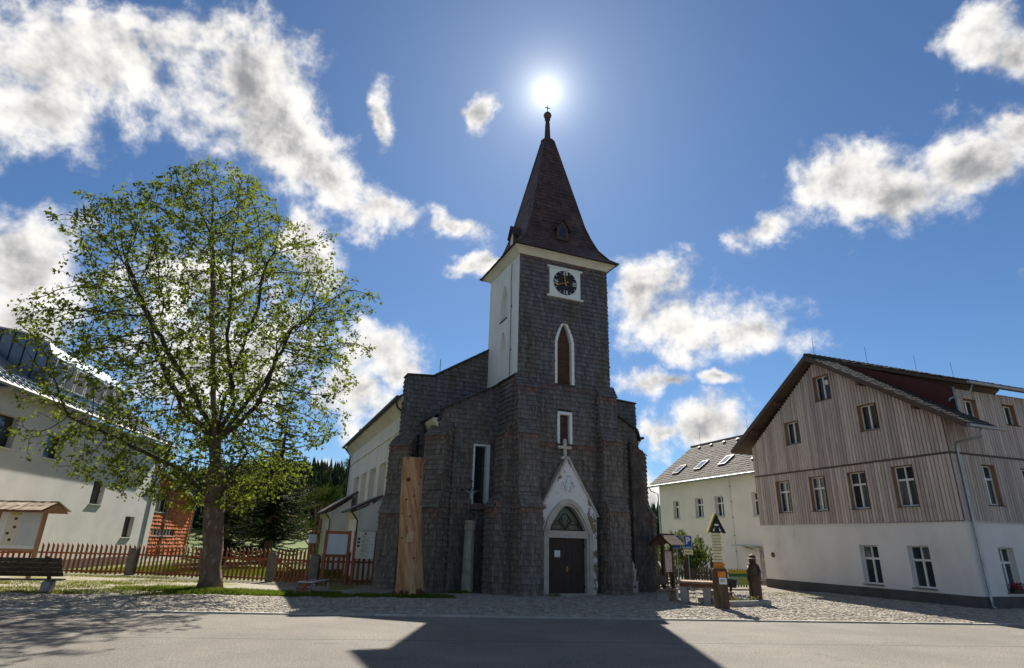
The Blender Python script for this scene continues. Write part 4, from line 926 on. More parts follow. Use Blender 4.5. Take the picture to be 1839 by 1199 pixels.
for i in range(72):
    x = -36 + i * .985; k = link('kerb_stone', kme, kerb, loc=(x, kerb_y(x) + .03 + rnd.uniform(-.012, .012), rnd.uniform(-.008, .006)), rot=(0, 0, ka + rnd.uniform(-.01, .01)))
# small granite setts, laid in wavering rows
def in_setts(x, y):
    if y < kerb_y(x) + .12: return False
    lim = 23.2 + .05 * (x + 30) if x < -13 else (24.9 if x < -8 else (25.9 if x < -3 else (29.5 + .4 * x if x < 8.2 else 44)))
    if x > 8.2:
        # not under the timber house
        dx, dy = x - 20.85, y - 27.9; k = dx * .9415 + dy * .337; l = -dx * .337 + dy * .9415
        if k > .05 and l > .05: return False
        if y > 33 + .3 * (x - 8): return False
    return y < lim
m = MB(); r5 = random.Random(5); y = 16.5; row = 0
while y < 42:
    dy = r5.uniform(.15, .185); x = -31 + r5.random() * .2; wob = r5.random() * 6
    while x < 33:
        w = r5.uniform(.13, .21); yy = y + .095 * x + .06 * math.sin(x * .7 + wob)
        if in_setts(x, yy):
            a, b = w / 2 - .012, dy / 2 - .011; zt = .032 + r5.uniform(-.008, .009); tx, ty = r5.uniform(-.006, .006), r5.uniform(-.006, .006); c = .72 + .12 * r5.random()
            q = lambda sx, sy: (x + sx * a + r5.uniform(-.008, .008), yy + sy * b + r5.uniform(-.008, .008))
            lo = [q(-1, -1), q(1, -1), q(1, 1), q(-1, 1)]
            vs = [(px, py, .005) for px, py in lo] + [(x + (px - x) * c, yy + (py - yy) * c, zt + (px - x) * tx * 20 * .3 + (py - yy) * ty * 20 * .3) for px, py in lo]
            m.raw(vs, [(4, 5, 6, 7), (0, 1, 5, 4), (1, 2, 6, 5), (2, 3, 7, 6), (3, 0, 4, 7)])
        x += w
    y += dy
setts = m.build('cobblestones', MT['cobble']); setts['kind'] = 'stuff'; setts['label'] = 'small grey granite cobblestones laid in front of the church'

def grass_patch(name, label, spots, mt, hmin=.06, hmax=.16, seed=1):
    """spots: list of (x, y, rx, ry, count)"""
    r = random.Random(seed); mb = MB()
    for cx, cy, rx, ry, n in spots:
        for _ in range(n):
            a = r.uniform(0, 6.283); d = math.sqrt(r.random()) * (1 + .25 * math.sin(3 * a + cx) + .15 * math.sin(7 * a)); x, y = cx + rx * d * math.cos(a), cy + ry * d * math.sin(a)
            if y < kerb_y(x) + .3: continue
            h = r.uniform(hmin, hmax); t = r.uniform(0, 6.283); w = r.uniform(.008, .016); l = V((r.uniform(-.6, .6), r.uniform(-.6, .6), 1)) * h; u = V((math.cos(t), math.sin(t), 0)) * w; p = V((x, y, 0))
            mb.raw([p - u, p + u, p + l * .6 + u * .6, p + l, p + l * .6 - u * .6], [(0, 1, 2, 3, 4)])
    o = mb.build(name, mt); o['kind'] = 'stuff'; o['label'] = label; return o
strip = [(-12.9 + i * 1.05, 26.3 + .25 * math.sin(i * 1.3), 1.0, 1.15 - .08 * i, 3300) for i in range(6)]
grass_patch('grass_strip', 'green grass strip between the maple and the garden gate', strip + [(-6.9, 25.7, .9, .6, 1800), (-5.3, 26.3, .9, .6, 1700), (-3.0, 26.6, .9, .55, 2200), (-4.3, 26.5, .9, .5, 1200), (-2.0, 29.2, .5, .25, 350), (2.2, 28.6, .3, .15, 120), (-14.6, 27.2, 1.6, 1.2, 3000)], MT['grass'], seed=11)
grass_patch('dry_grass', 'yellowish mossy grass in the gravel beside the bench', [(-19.5 + i * 1.2, 26.0 + 1.4 * math.sin(i * 2.1), 1.3, 1.0, 900) for i in range(6)] + [(-18.5, 29.5, 2.2, 1.2, 1500), (-16.5, 31.5, 2.5, .9, 1400), (-22, 28.5, 2, 1.5, 1500), (-17.5, 24.4, 1.6, .5, 1000), (-20, 33.5, 3, .7, 1200), (15.5, 33.5, 1.8, 1.2, 700)], MT['moss'], .03, .1, seed=12)
grass_patch('garden_lawn', 'bright lawn behind the picket fence', [(-23 + i * 2.3, 40 + (i % 3) * 1.0, 1.8, 4.0, 3600) for i in range(8)], MT['grass'], .1, .26, seed=13)

# ================================================================ FENCES
MT['picket'] = mat('red_brown_picket', (.29, .085, .036), (.21, .062, .03), 3, .7, .3, 20, orand=.22, stretch=(3, 3, .6))
MT['fence_stone'] = mat('weathered_post_stone', (.13, .115, .095), (.19, .17, .14), 3, .9, .5, 25, c3=(.08, .085, .04), s3=2, t3=(.55, .75))
MT['old_wood'] = mat('grey_brown_wood', (.07, .05, .036), (.11, .085, .062), 2.5, .85, .4, 25, orand=.25, stretch=(4, 4, .5))
PK = MB().prism([(-.062, -.012, .03), (.062, -.012, .03), (.062, -.012, 1.62), (-.062, -.012, 1.48)], (0, .024, 0)).mesh('picket', MT['picket'])
def pickets(root, p, q, n, mesh=PK, dz=0.0, off=-.05):
    p, q = V((*p, 0)), V((*q, 0)); d = (q - p); rz = math.atan2(d.y, d.x); nrm = V((-d.y, d.x, 0)).normalized() * off
    for i in range(n):
        c = p.lerp(q, (i + .5) / n) + nrm; c.z = dz + rnd.uniform(-.02, .02)
        link('picket', mesh, root, loc=c - root.location, rot=(rnd.uniform(-.02, .02), rnd.uniform(-.012, .012), rz))
def rail(root, p, q, z, mt, w=.05, h=.09, off=.0):
    mb = MB(); a, b = V((*p, z)) - root.location, V((*q, z)) - root.location; mb.bar(a, b, w, h); return mb.build('rail', mt, root)
def stone_post(root, x, y, h, w=.4):
    mb = MB(); c = V((x, y, 0)) - root.location; k = w / 2
    mb.obox(c + V((0, 0, h / 2)), (k, 0, 0), (0, k * .8, 0), (0, 0, h / 2)); mb.obox(c + V((0, 0, h + .03)), (k * .8, 0, 0), (0, k * .62, 0), (0, 0, .035)); return bevel(mb.build('post', MT['fence_stone'], root), .03)
FL = [(-12.35, 33.05), (-14.4, 33.7), (-20.9, 35.6), (-26.2, 35.4), (-26.9, 33.2)]
pf = thing('picket_fence', 'long red-brown picket fence between the maple and the white building', 'fence', (-12.35, 33.05, 0))
for (a, b), n in zip(zip(FL, FL[1:]), (8, 24, 20, 8)):
    pickets(pf, a, b, n); rail(pf, a, b, 1.08, MT['picket']); rail(pf, a, b, .16, MT['picket'])
for x, y, h in ((-20.95, 35.45, 1.35), (-12.2, 33.0, 1.36)): stone_post(pf, x, y, h)
gt = thing('garden_gate', 'red-brown slatted garden gate with diagonal brace', 'gate', (-11.8, 32.8, 0)); ga, gb = (-11.95, 32.8), (-10.05, 32.35)
pickets(gt, ga, gb, 9, off=-.045, dz=.02)
for z in (1.1, .2): rail(gt, ga, gb, z, MT['picket'])
mb = MB(); mb.bar(V((*ga, 1.05)) - gt.location + V((.1, 0, 0)), V((*gb, .22)) - gt.location, .04, .1); mb.build('brace', MT['picket'], gt)
f2 = thing('picket_fence', 'short red-brown picket fence behind the two notice boards', 'fence', (-9.6, 32.2, 0))
pickets(f2, (-9.45, 32.15), (-6.75, 32.9), 11); rail(f2, (-9.6, 32.15), (-6.6, 32.9), 1.08, MT['picket']); rail(f2, (-9.6, 32.15), (-6.6, 32.9), .16, MT['picket'])
stone_post(f2, -9.72, 32.2, 1.36, .46); stone_post(f2, -6.45, 32.95, 1.4, .36)

# dark paling fence on the right
rf = thing('paling_fence', 'dark weathered paling fence with pointed tall posts', 'fence', (7.6, 35.6, 0))
pk2 = MB().prism([(-.055, -.012, .1), (.055, -.012, .1), (.055, -.012, 1.0), (0, -.012, 1.12), (-.055, -.012, 1.0)], (0, .024, 0)).mesh('paling', MT['old_wood'])
pickets(rf, (7.6, 35.4), (14.9, 37.9), 40, pk2)
for z in (.85, .3): rail(rf, (7.6, 35.4), (14.9, 37.9), z, MT['old_wood'])
for t_, h in ((.38, 1.55), (.62, 1.7), (.98, 1.2), (.02, 1.15)):
    c = V((7.6, 35.4, 0)).lerp(V((14.9, 37.9, 0)), t_) - rf.location; mb = MB(); mb.lathe(c, [(.12, 0), (.125, h * .55), (.14, h * .82), (.11, h * .93), (.01, h + .08)], 9); mb.build('post', MT['old_wood'], rf)
MT['bn_y'] = mat('banner_yellow', (.55, .36, .03)); MT['bn_g'] = mat('banner_green', (.03, .17, .06)); MT['bn_p'] = mat('banner_picture', (.35, .42, .18), (.30, .40, .45), 3.0, .6); MT['bn_l'] = mat('banner_lime', (.38, .40, .05), (.42, .43, .1), 4)
bn = thing('banner', 'yellow and green banner tied to the dark paling fence', 'banner', (13.05, 37.0, 0), math.atan2(2.5, 7.3))
for nm, x0, x1, z0, z1, mt_, c in (('sheet', -.05, 1.5, .22, 1.05, 'bn_l', -.0), ('yellow_band', -.05, 1.5, .86, 1.05, 'bn_y', -.012), ('green_band', -.05, 1.5, .68, .84, 'bn_g', -.012), ('picture', .05, .75, .25, .66, 'bn_p', -.012)):
    mb = MB(); n = 10
    for i in range(n):
        a, b = x0 + (x1 - x0) * i / n, x0 + (x1 - x0) * (i + 1) / n; f_ = lambda x: -.02 + .03 * math.sin(x * 19) + c
        mb.quad((a, f_(a), z0), (b, f_(b), z0), (b, f_(b), z1), (a, f_(a), z1))
    mb.build(nm, MT[mt_], bn)

# ================================================================ THINGS IN THE SQUARE
MT['log'] = mat('barked_log', (.34, .15, .058), (.55, .32, .165), 1.5, .7, 1.0, 9, stretch=(2.8, 2.8, .34), c3=(.17, .075, .03), s3=2.6, t3=(.53, .74), detail=9, shear=.2)
MT['knot'] = mat('dark_knot', (.06, .03, .016), (.10, .05, .026), 6, .8, .4, 20)
MT['cut'] = mat('pale_cut_wood', (.52, .36, .21), (.46, .30, .17), 5, .7, .3, 20)
# peeled spruce trunk with roots flare
lg = thing('standing_log', 'tall peeled tree trunk standing upright beside the church corner', 'log', (-4.04, 27.2, 0))
prof = []; mb = MB(); N = 30; r9 = random.Random(9); i0 = 0
for k in range(25):
    z = 5.78 * k / 24; rr = .465 + .13 * math.exp(-z / 1.0) + .05 * (1 - z / 5.78); cx = -.05 - .05 * z
    for j in range(N):
        a = 6.2832 * j / N; lob = 1 + .10 * math.exp(-z / .9) * math.sin(5 * a + 1) + .03 * math.sin(3 * a + z * 1.1) + .012 * math.sin(11 * a + z * 2.3) + r9.uniform(-.006, .006)
        mb.v.append((cx + rr * lob * math.cos(a), rr * lob * math.sin(a), z if k < 24 else z + .04 * math.sin(a)))
for k in range(24):
    for j in range(N):
        a = k * N + j; b = k * N + (j + 1) % N; mb.f.append((a, b, b + N, a + N)); mb.t.append(0)
mb.f.append(tuple(24 * N + j for j in range(N))); mb.t.append(0)
mb.build('trunk', MT['log'], lg, smooth=True)
for a, z, s_ in ((-1.75, 4.75, .12), (-1.2, 4.05, .05), (-1.9, 3.9, .05), (-.55, 3.7, .05), (-1.5, 3.2, .05), (-.7, 4.6, .045), (-.5, 4.9, .05), (-2.2, 2.3, .05), (-1.1, 1.5, .045), (-2.3, 3.3, .045)):
    rr = .465 + .13 * math.exp(-z / 1.0) + .05 * (1 - z / 5.78); cx = -.05 - .05 * z; d = V((math.cos(a), math.sin(a), 0)); mb = MB(); c = V((cx, 0, z)) + d * rr * .99
    mb.tube([c - d * .05, c + d * .015, c + d * .03], [s_ * 1.25 * rnd.uniform(.8, 1.1), s_ * rnd.uniform(.7, 1.0), s_ * .3], 7); mb.build('knot', MT['knot'], lg)
mb = MB(); d = V((math.cos(-1.45), math.sin(-1.45), 0)); u = V((-d.y, d.x, 0)); c = V((-.16, 0, 2.35)) + d * .5
mb.prism([c + u * x + V((0, 0, z)) for x, z in ((-.15, -.2), (.12, -.22), (.16, .0), (.13, .2), (-.06, .23), (-.16, .08))], d * .06); mb.build('cut_patch', MT['cut'], lg)
mb = MB()
for j in range(16):
    a = 6.2832 * j / 16; mb.tube([(.47 * math.cos(a) - .05, .47 * math.sin(a), .28), (.58 * math.cos(a) - .05, .58 * math.sin(a), .1), (.68 * math.cos(a) - .05, .68 * math.sin(a), -.03)], [.10, .12, .07], 6)
mb.build('root_flare', MT['knot'], lg, smooth=True)

# stone pillar with iron crucifix
MT['pillar'] = mat('lichen_pillar', (.27, .25, .19), (.35, .33, .25), 3, .9, .5, 25, c3=(.20, .20, .09), s3=2, t3=(.5, .72))
MT['corpus'] = mat('grey_metal_figure', (.42, .42, .42), (.36, .36, .37), 5, .4, metal=.4)
pc = thing('wayside_cross', 'slender stone pillar with an iron crucifix on top', 'wayside cross', (-1.79, 29.6, 0), rad(12))
mb = MB(); ch = lambda r, z: [(r * math.cos(a), r * math.sin(a), z) for a in [math.pi / 8 + k * math.pi / 4 for k in range(8)]]
rings = [ch(.29, 0), ch(.28, .5), ch(.235, 2.7), ch(.275, 2.76), ch(.275, 3.0), ch(.245, 3.03), ch(.27, 3.06), ch(.27, 3.18)]
for a, b in zip(rings, rings[1:]):
    for k in range(8): mb.quad(a[k], a[(k + 1) % 8], b[(k + 1) % 8], b[k])
mb.poly(rings[-1]); mb.build('pillar', MT['pillar'], pc)
mb = MB(); mb.bar((0, 0, 3.18), (0, 0, 5.0), .05, .05); mb.bar((-.42, 0, 4.58), (.42, 0, 4.58), .05, .05)
for x, z in ((-.44, 4.58), (.44, 4.58), (0, 5.02)): mb.lathe((x, 0, z), [(.01, -.06), (.06, -.03), (.06, .03), (.01, .06)], 8)
for s_ in (-1, 1):
    mb.tube([(s_ * (.03 + .16 * math.sin(t_)), 0, 3.25 + .34 * t_ / 3.14) for t_ in [k * 3.14 / 8 for k in range(9)]], .018, 5); mb.tube([(s_ * (.03 + .08 * math.sin(t_)), 0, 4.6 + s_ * 0 + .12 * t_ / 3.14) for t_ in [k * 3.14 / 6 for k in range(7)]], .012, 5)
mb.build('iron_cross', MT['iron'], pc)
mb = MB(); mb.tube([(0, -.06, 3.98), (.02, -.07, 4.15), (-.01, -.08, 4.28), (0, -.06, 4.42), (0, -.06, 4.5)], [.025, .04, .05, .06, .03], 7); mb.lathe((.01, -.08, 4.56), [(.01, -.055), (.04, -.03), (.045, .01), (.01, .055)], 8)
for s_ in (-1, 1): mb.tube([(0, -.06, 4.46), (s_ * .15, -.055, 4.5), (s_ * .3, -.04, 4.57)], [.028, .022, .016], 6)
mb.build('corpus', MT['corpus'], pc, smooth=True)

# notice boards by the fence
MT['paper'] = mat('notice_paper', (.62, .60, .50), (.58, .56, .47), 4, .6); MT['paper_w'] = mat('white_paper', (.70, .71, .72), (.66, .67, .68), 4, .6); MT['pale_panel'] = mat('pale_panel', (.52, .55, .58), (.46, .49, .52), 2, .35); MT['ink'] = mat('print_ink', (.05, .05, .05)); MT['redink'] = mat('print_red', (.25, .03, .03))
def notice(x0, y0, x1, y1, label, full):
    t = thing('notice_board', label, 'notice board', (x0, y0, 0), math.atan2(y1 - y0, x1 - x0)); L = math.hypot(x1 - x0, y1 - y0)
    for x in (0, L): mb = MB(); mb.box(x - .07, x + .07, -.06, .06, 0, 2.6); mb.build('post', MT['picket'], t)
    if not full:
        for z in (2.5, 1.38): mb = MB(); mb.box(.07, L - .07, -.05, .05, z - .07, z + .07); mb.build('frame_rail', MT['picket'], t)
        mb = MB(); mb.box(.075, L - .075, -.02, .02, 1.45, 2.43); mb.build('panel', MT['pale_panel'], t)
    else:
        mb = MB(); mb.box(.08, L - .08, -.085, -.062, 1.28, 2.58); p = mb.build('panel', MT['paper'], t)
        mb = MB(); mb.box(L * .7, L - .085, -.088, -.0855, 1.3, 2.56); mb.build('side_column', MT['paper_w'], p)
        mb = MB(); r = random.Random(4)
        for k in range(22):
            z = 2.36 - k * .045
            if r.random() < .85: mb.box(.32, .32 + r.uniform(.15, .38), -.0895, -.089, z, z + .012)
        for z in (2.42, 2.3, 1.95, 1.6): mb.box(L * .74, L * .74 + .15, -.0895, -.089, z, z + .012)
        mb.build('printed_lines', MT['ink'], p)
        for z in (2.17, 2.0, 1.83): mb = MB(); mb.box(.12, .26, -.09, -.0885, z, z + .11); mb.build('picture', MT['ink'], p)
        mb = MB(); mb.prism([(.46, -.0895, 2.42), (.54, -.0895, 2.42), (.55, -.0895, 2.51), (.50, -.0895, 2.53), (.45, -.0895, 2.51)], (0, -.001, 0)); mb.build('crest', MT['redink'], p)
notice(-9.2, 31.85, -8.05, 31.95, 'red-brown framed notice board with an empty pale panel', False)
notice(-7.75, 31.95, -6.68, 32.1, 'red-brown notice board with a printed cream poster', True)

# bicycle rack and its sign post
br = thing('bicycle_rack', 'low metal and slat bicycle rack on the grass', 'bicycle rack', (-8.55, 26.0, 0), rad(-4))
for x in (0, .62):
    mb = MB(); mb.bar((x, 0, .06), (x, 2.1, .06), .05, .05); mb.bar((x, .02, .08), (x, .3, .45), .05, .05); mb.bar((x, .3, .45), (x, 2.1, .45), .05, .05); mb.bar((x, 2.1, .45), (x, 2.1, .06), .05, .05); mb.build('side_frame', MT['metal'], br)
for k in range(7):
    mb = MB(); y = .32 + k * .29; mb.box(0, .62, y - .06, y + .06, .47, .5); mb.build('slat', MT['metal'], br)
for z, y in ((.12, .05), (.25, .14), (.37, .23)): mb = MB(); mb.box(.0, .62, y - .02, y, z - .04, z + .04); mb.build('slat', MT['picket'], br)
mb = MB(); mb.bar((.3, .1, .08), (.33, .3, .5), .06, .04); mb.bar((.33, .3, .52), (.33, 2.0, .52), .06, .03); mb.build('centre_bar', MT['picket'], br)
sg = thing('wooden_sign_post', 'leaning red-brown post with a small white plate by the gate', 'sign post', (-9.0, 28.7, 0), rad(72))
mb = MB(); mb.box(-.05, .05, -.06, .06, 0, 2.3); mb.build('post', MT['picket'], sg); mb = MB(); mb.box(-.25, .3, -.085, -.062, 1.98, 2.36); mb.build('plate', MT['whitepaint'], sg)

# bench seen from behind
bs = thing('park_bench', 'dark plank bench on stone blocks beside the road', 'bench', (-18.4, 24.2, 0), rad(16))
MT['bench_stone'] = mat('bench_stone', (.26, .25, .24), (.33, .31, .29), 3, .9, .5, 25)
for x in (-1.0, 1.0):
    mb = MB(); mb.obox((x, 0, .2), (.14, 0, 0), (0, .3, 0), (0, 0, .21)); bevel(mb.build('stone_leg', MT['bench_stone'], bs), .03)
    mb = MB(); mb.bar((x, .1, .32), (x, -.76, 1.28), .1, .1, (1, 0, 0)); mb.build('back_support', MT['old_wood'], bs)
for k, y in enumerate((-.16, .02, .2)): mb = MB(); mb.box(-1.45, 1.45, y - .075, y + .075, .43, .48); mb.build('seat_plank', MT['old_wood'], bs)
for k in range(4):
    c = V((0, -.24 - k * .14, .66 + k * .17)); dv = V((0, -.72, .8)).normalized(); mb = MB(); mb.obox(c, (1.48, 0, 0), dv * .09, dv.cross(V((1, 0, 0))) * .022); mb.build('back_plank', MT['old_wood'], bs)

# information shelter with shingled roof at the left edge
MT['pale_shingle'] = mat('pale_roof_shingle', (.36, .29, .22), (.46, .38, .29), 2.5, .8, .4, 20, orand=.2, stretch=(1, 1, 1))
ish = thing('information_shelter', 'wooden map board under a small pale shingled roof', 'information board', (-23.15, 31.0, 0), rad(176))
for x in (0, 2.4): mb = MB(); mb.bar((x, 0, 0), (x, 0, 3.2), .15, .15, (0, 1, 0)); mb.build('post', MT['reveal'], ish)
mb = MB(); mb.box(.1, 2.3, -.03, .03, 1.35, 3.1); pn = mb.build('map_panel', MT['paper_w'], ish)
mb = MB(); mb.box(.08, 1.15, .035, .045, 1.5, 3.05); mb.build('map', MT['pale_panel'], pn); mb = MB(); mb.box(1.2, 1.9, .035, .045, 1.5, 3.05); mb.build('text_column', MT['paper'], pn)
for x, z in ((1.45, 2.75), (1.4, 2.35), (1.7, 2.05), (1.5, 1.75)): mb = MB(); mb.box(x - .08, x + .08, .046, .05, z - .06, z + .06); mb.build('picture', MT['ink'], pn)
mb = MB(); mb.box(1.2, 1.75, .046, .05, 2.93, 3.03); mb.build('heading', MT['bn_l'], pn)
mb = MB(); mb.box(0, 2.4, -.05, .05, 1.22, 1.34); mb.build('rail', MT['reveal'], ish)
for sy in (1, -1):
    for r_ in range(2):
        for k in range(17):
            x = -.55 + k * .22; z0, y0 = 3.1 + r_ * .215, sy * (.95 - r_ * .46); mb = MB(); e = rnd.uniform(-.015, .015)
            A, B = V((x, y0, z0 + .05)), V((x, y0 - sy * .54, z0 + .29)); mb.obox((A + B) / 2 + V((.1, 0, e)), (.106, 0, 0), (B - A) / 2, (0, sy * .012, .012)); mb.build('shingle', MT['pale_shingle'], ish)
mb = MB(); mb.prism([(-.5, -.88, 3.05), (-.5, .88, 3.05), (-.5, 0, 3.5)], (3.5, 0, 0)); mb.build('roof_frame', MT['reveal'], ish)
# ---------------------------------------------------------------- right-hand corner of the square
MT['concrete'] = mat('bench_concrete', (.27, .255, .23), (.34, .32, .29), 3, .9, .4, 25)
MT['table_wood'] = mat('weathered_table_plank', (.20, .135, .095), (.27, .19, .14), 3, .8, .4, 20, orand=.2, stretch=(4, 1, 1)); MT['beam'] = mat('reddish_beam', (.20, .07, .03), (.15, .055, .028), 4, .7, .3, 20)
tb = thing('picnic_table', 'plank picnic table on two concrete legs', 'table', (8.15, 27.1, 0), rad(-20))
for x in (-.52, .4): mb = MB(); mb.obox((x, 0, .34), (.15, 0, 0), (0, .5, 0), (0, 0, .34)); bevel(mb.build('leg', MT['concrete'], tb), .02)
mb = MB(); mb.box(-.66, .6, -.55, -.45, .68, .79); mb.box(-.66, .6, .45, .55, .68, .79); mb.build('beam', MT['beam'], tb)
for k in range(6): mb = MB(); y = -.62 + k * .21; mb.box(-.78, .74, y, y + .2, .795, .88); bevel(mb.build('top_plank', MT['table_wood'], tb), .01)
def bench(name, label, loc, rz):
    t = thing(name, label, 'bench', loc, rz)
    for x in (-.5, .5): mb = MB(); mb.obox((x, 0, .2), (.13, 0, 0), (0, .26, 0), (0, 0, .2)); bevel(mb.build('leg', MT['concrete'], t), .02); mb = MB(); mb.bar((x, .22, .3), (x, .4, .98), .08, .08, (1, 0, 0)); mb.build('back_support', MT['old_wood'], t)
    for k in range(3): mb = MB(); y = -.24 + k * .15; mb.box(-.8, .8, y, y + .14, .41, .47); mb.build('seat_plank', MT['table_wood'], t)
    mb = MB(); mb.obox((0, .33, .8), (.82, 0, 0), (0, .02, 0), (0, .045, .17)); mb.build('back_plank', MT['old_wood'], t)
bench('plank_bench', 'plank bench with backrest between the roofed board and the table', (7.15, 28.1, 0), rad(55)); bench('plank_bench', 'plank bench behind the carved hiking signpost', (9.3, 27.9, 0), rad(-70))

MT['post_wood'] = mat('cracked_post_wood', (.13, .085, .048), (.085, .052, .03), 1.2, .8, .6, 12, stretch=(3.5, 3.5, .4), c3=(.03, .018, .012), s3=1.5, t3=(.56, .72))
MT['sign_y'] = mat('hiking_sign_cream', (.84, .74, .44), (.80, .69, .38), 4, .6, orand=.1); MT['sign_o'] = mat('orange_sign', (.62, .20, .02), (.66, .24, .03), 4, .6); MT['sign_yel'] = mat('yellow_sign', (.62, .40, .03)); MT['black_board'] = mat('black_board', (.02, .018, .016), (.03, .027, .024), 4, .7); MT['yellow_edge'] = mat('olive_yellow_edge', (.25, .20, .04), (.30, .24, .05), 4, .6)
tm = thing('hiking_signpost', 'thick wooden signpost stacked with hiking arrows under a small black gable', 'signpost', (8.43, 24.95, 0), rad(-8))
mb = MB(); r7 = random.Random(17); N = 18; hts = [0, .1, .5, 1.0, 1.42, 1.46]
for z in hts:
    for j in range(N):
        a = 6.2832 * j / N; sq = 1 / max(abs(math.cos(a)), abs(math.sin(a))) ** .75; rr = .27 * sq * (1 + .03 * math.sin(4 * a + z * 3) + r7.uniform(-.015, .015)) * (1.03 if z < .3 else 1) * (.97 if z > 1.44 else 1); mb.v.append((rr * math.cos(a), rr * math.sin(a) * .85, z))
for k in range(len(hts) - 1):
    for j in range(N): mb.f.append((k * N + j, k * N + (j + 1) % N, (k + 1) * N + (j + 1) % N, (k + 1) * N + j)); mb.t.append(0)
mb.f.append(tuple((len(hts) - 1) * N + j for j in range(N))); mb.t.append(0); mb.build('post', MT['post_wood'], tm)
mb = MB(); mb.box(-.16, .16, -.06, .06, 1.4, 2.85); mb.build('inner_post', MT['old_wood'], tm)
z = 2.70
for k in range(10):
    hgt = .092; right = k % 3 == 1; w = .19 + .05 * r7.random(); dx = r7.uniform(-.03, .03)
    pts = [(-w + dx, z), (w + dx - (.05 if right else 0), z), (w + dx + (.04 if right else 0), z + hgt / 2), (w + dx - (.05 if right else 0), z + hgt), (-w + dx, z + hgt), (-w + dx - (0 if right else .03), z + hgt / 2)]
    mb = MB(); mb.prism([(x, -.085, zz) for x, zz in pts], (0, .015, 0)); s_ = mb.build('arrow_plate', MT['sign_y'], tm)
    mb = MB(); x = -w + dx + .03
    for row_ in (0, 1):
        x = -w + dx + .03
        while x < w - .09:
            l = r7.uniform(.03, .08); mb.box(x, x + l, -.0872, -.0856, z + .026 + row_ * .04, z + .036 + row_ * .04); x += l + .02
    mb.build('print', MT['ink'], s_); z -= .112
for nm, mt_, x0, x1, z0, z1 in (('yellow_plate', 'sign_yel', -.21, .0, 1.575 + .0, 1.69), ('white_plate', 'paper_w', .02, .16, 1.575, 1.69)):
    pass
zz = z + .112
for mt_, x0, x1, h in (('sign_yel', -.2, .04, .17), ('paper_w', -.22, .2, .13), ):
    zz -= h + .012; mb = MB(); mb.box(x0, x1, -.09, -.075, zz - .13, zz + h - .13); mb.build('plate', MT[mt_], tm)
mb = MB(); mb.box(-.22, .22, -.1, -.08, 1.30 + .1, 1.40 + .14); mb.box(-.2, .22, -.1, -.08, 1.56, 1.66) ; mb.build('orange_plate', MT['sign_o'], tm)
mb = MB(); mb.box(-.11, .19, -.262, -.25, 1.16, 1.36); mb.build('orange_plate', MT['sign_o'], tm)
mb = MB(); mb.box(-.08, .21, -.266, -.252, .9, 1.14); nt_ = mb.build('paper_note', MT['paper_w'], tm); mb = MB(); mb.box(-.04, .15, -.2675, -.2662, 1.04, 1.07); mb.box(-.04, .12, -.2675, -.2662, .99, 1.01); mb.build('printed_line', MT['ink'], nt_)
# gable roof with carved black board
mb = MB(); mb.prism([(-.27, -.16, 2.82), (.29, -.16, 2.82), (.0, -.16, 3.42)], (0, .3, 0)); gb_ = mb.build('gable_board', MT['black_board'], tm)
for s_ in (-1, 1): mb = MB(); mb.prism([(0, -.2, 3.46), (s_ * .3, -.2, 2.79), (s_ * .36, -.2, 2.79), (s_ * .02, -.2, 3.55)], (0, .42, 0)); mb.build('roof_board', MT['yellow_edge'] if s_ < 0 else MT['black_board'], tm)
mb = MB(); mb.prism([(.02 + .09 * math.cos(a), -.165, 3.1 + .04 * math.sin(a)) for a in [k * .5236 for k in range(12)]], (0, -.01, 0)); mb.build('emblem', MT['whitepaint'], tm)
for s_ in (-1, 1): mb = MB(); mb.prism([(.02 + s_ * .1, -.165, 2.86), (.02 + s_ * .16, -.165, 2.86), (.02 + s_ * .09, -.165, 3.02)], (0, -.01, 0)); mb.build('emblem', MT['whitepaint'], tm)

# carved wooden figure with a hat, and the flower bed it stands in
MT['carved'] = mat('carved_dark_wood', (.05, .03, .02), (.085, .052, .032), 2, .6, .6, 14, stretch=(3, 3, .6)); MT['hat'] = mat('pale_hat_brim', (.30, .27, .23), (.2, .17, .14), 4, .7)
st = thing('carved_figure', 'dark carved wooden figure with a brimmed hat rising from a post', 'sculpture', (10.75, 27.4, 0), rad(-15))
mb = MB(); mb.lathe((0, 0, 0), [(.27, 0), (.265, .3), (.255, .7), (.26, .98)], 18, lambda a, z: 1 + .035 * math.sin(6 * a) + .02 * math.sin(11 * a + z)); mb.build('post', MT['post_wood'], st, smooth=True)
fold = lambda a, z: 1 + .06 * math.sin(5 * a + z * 4) + .04 * math.sin(9 * a - z * 6)
mb = MB(); mb.lathe((0, 0, .9), [(.25, 0), (.285, .08), (.29, .24), (.275, .42), (.245, .58), (.2, .7), (.12, .76)], 22, fold); mb.build('robe', MT['carved'], st, smooth=True)
mb = MB(); mb.lathe((0, -.03, 1.58), [(.1, 0), (.13, .06), (.145, .14), (.14, .22), (.1, .28)], 16, lambda a, z: 1 + .05 * math.sin(2 * a)); mb.build('head', MT['carved'], st, smooth=True)
mb = MB(); mb.lathe((0, -.03, 1.82), [(.27, .015), (.275, .0), (.15, -.005), (.28, .02), (.16, .035)], 20, lambda a, z: 1 + .07 * math.sin(2 * a)); mb.build('hat_brim', MT['hat'], st, smooth=False)
mb = MB(); mb.lathe((0, -.03, 1.84), [(.155, 0), (.15, .07), (.12, .13), (.05, .15)], 16); mb.build('hat_crown', MT['carved'], st, smooth=True)
for s_ in (-1, 1): mb = MB(); mb.tube([(s_ * .19, -.06, 1.52), (s_ * .235, -.18, 1.28), (s_ * .12, -.27, 1.12), (0, -.285, 1.14)], [.065, .068, .058, .04], 8); mb.build('arm', MT['carved'], st, smooth=True)
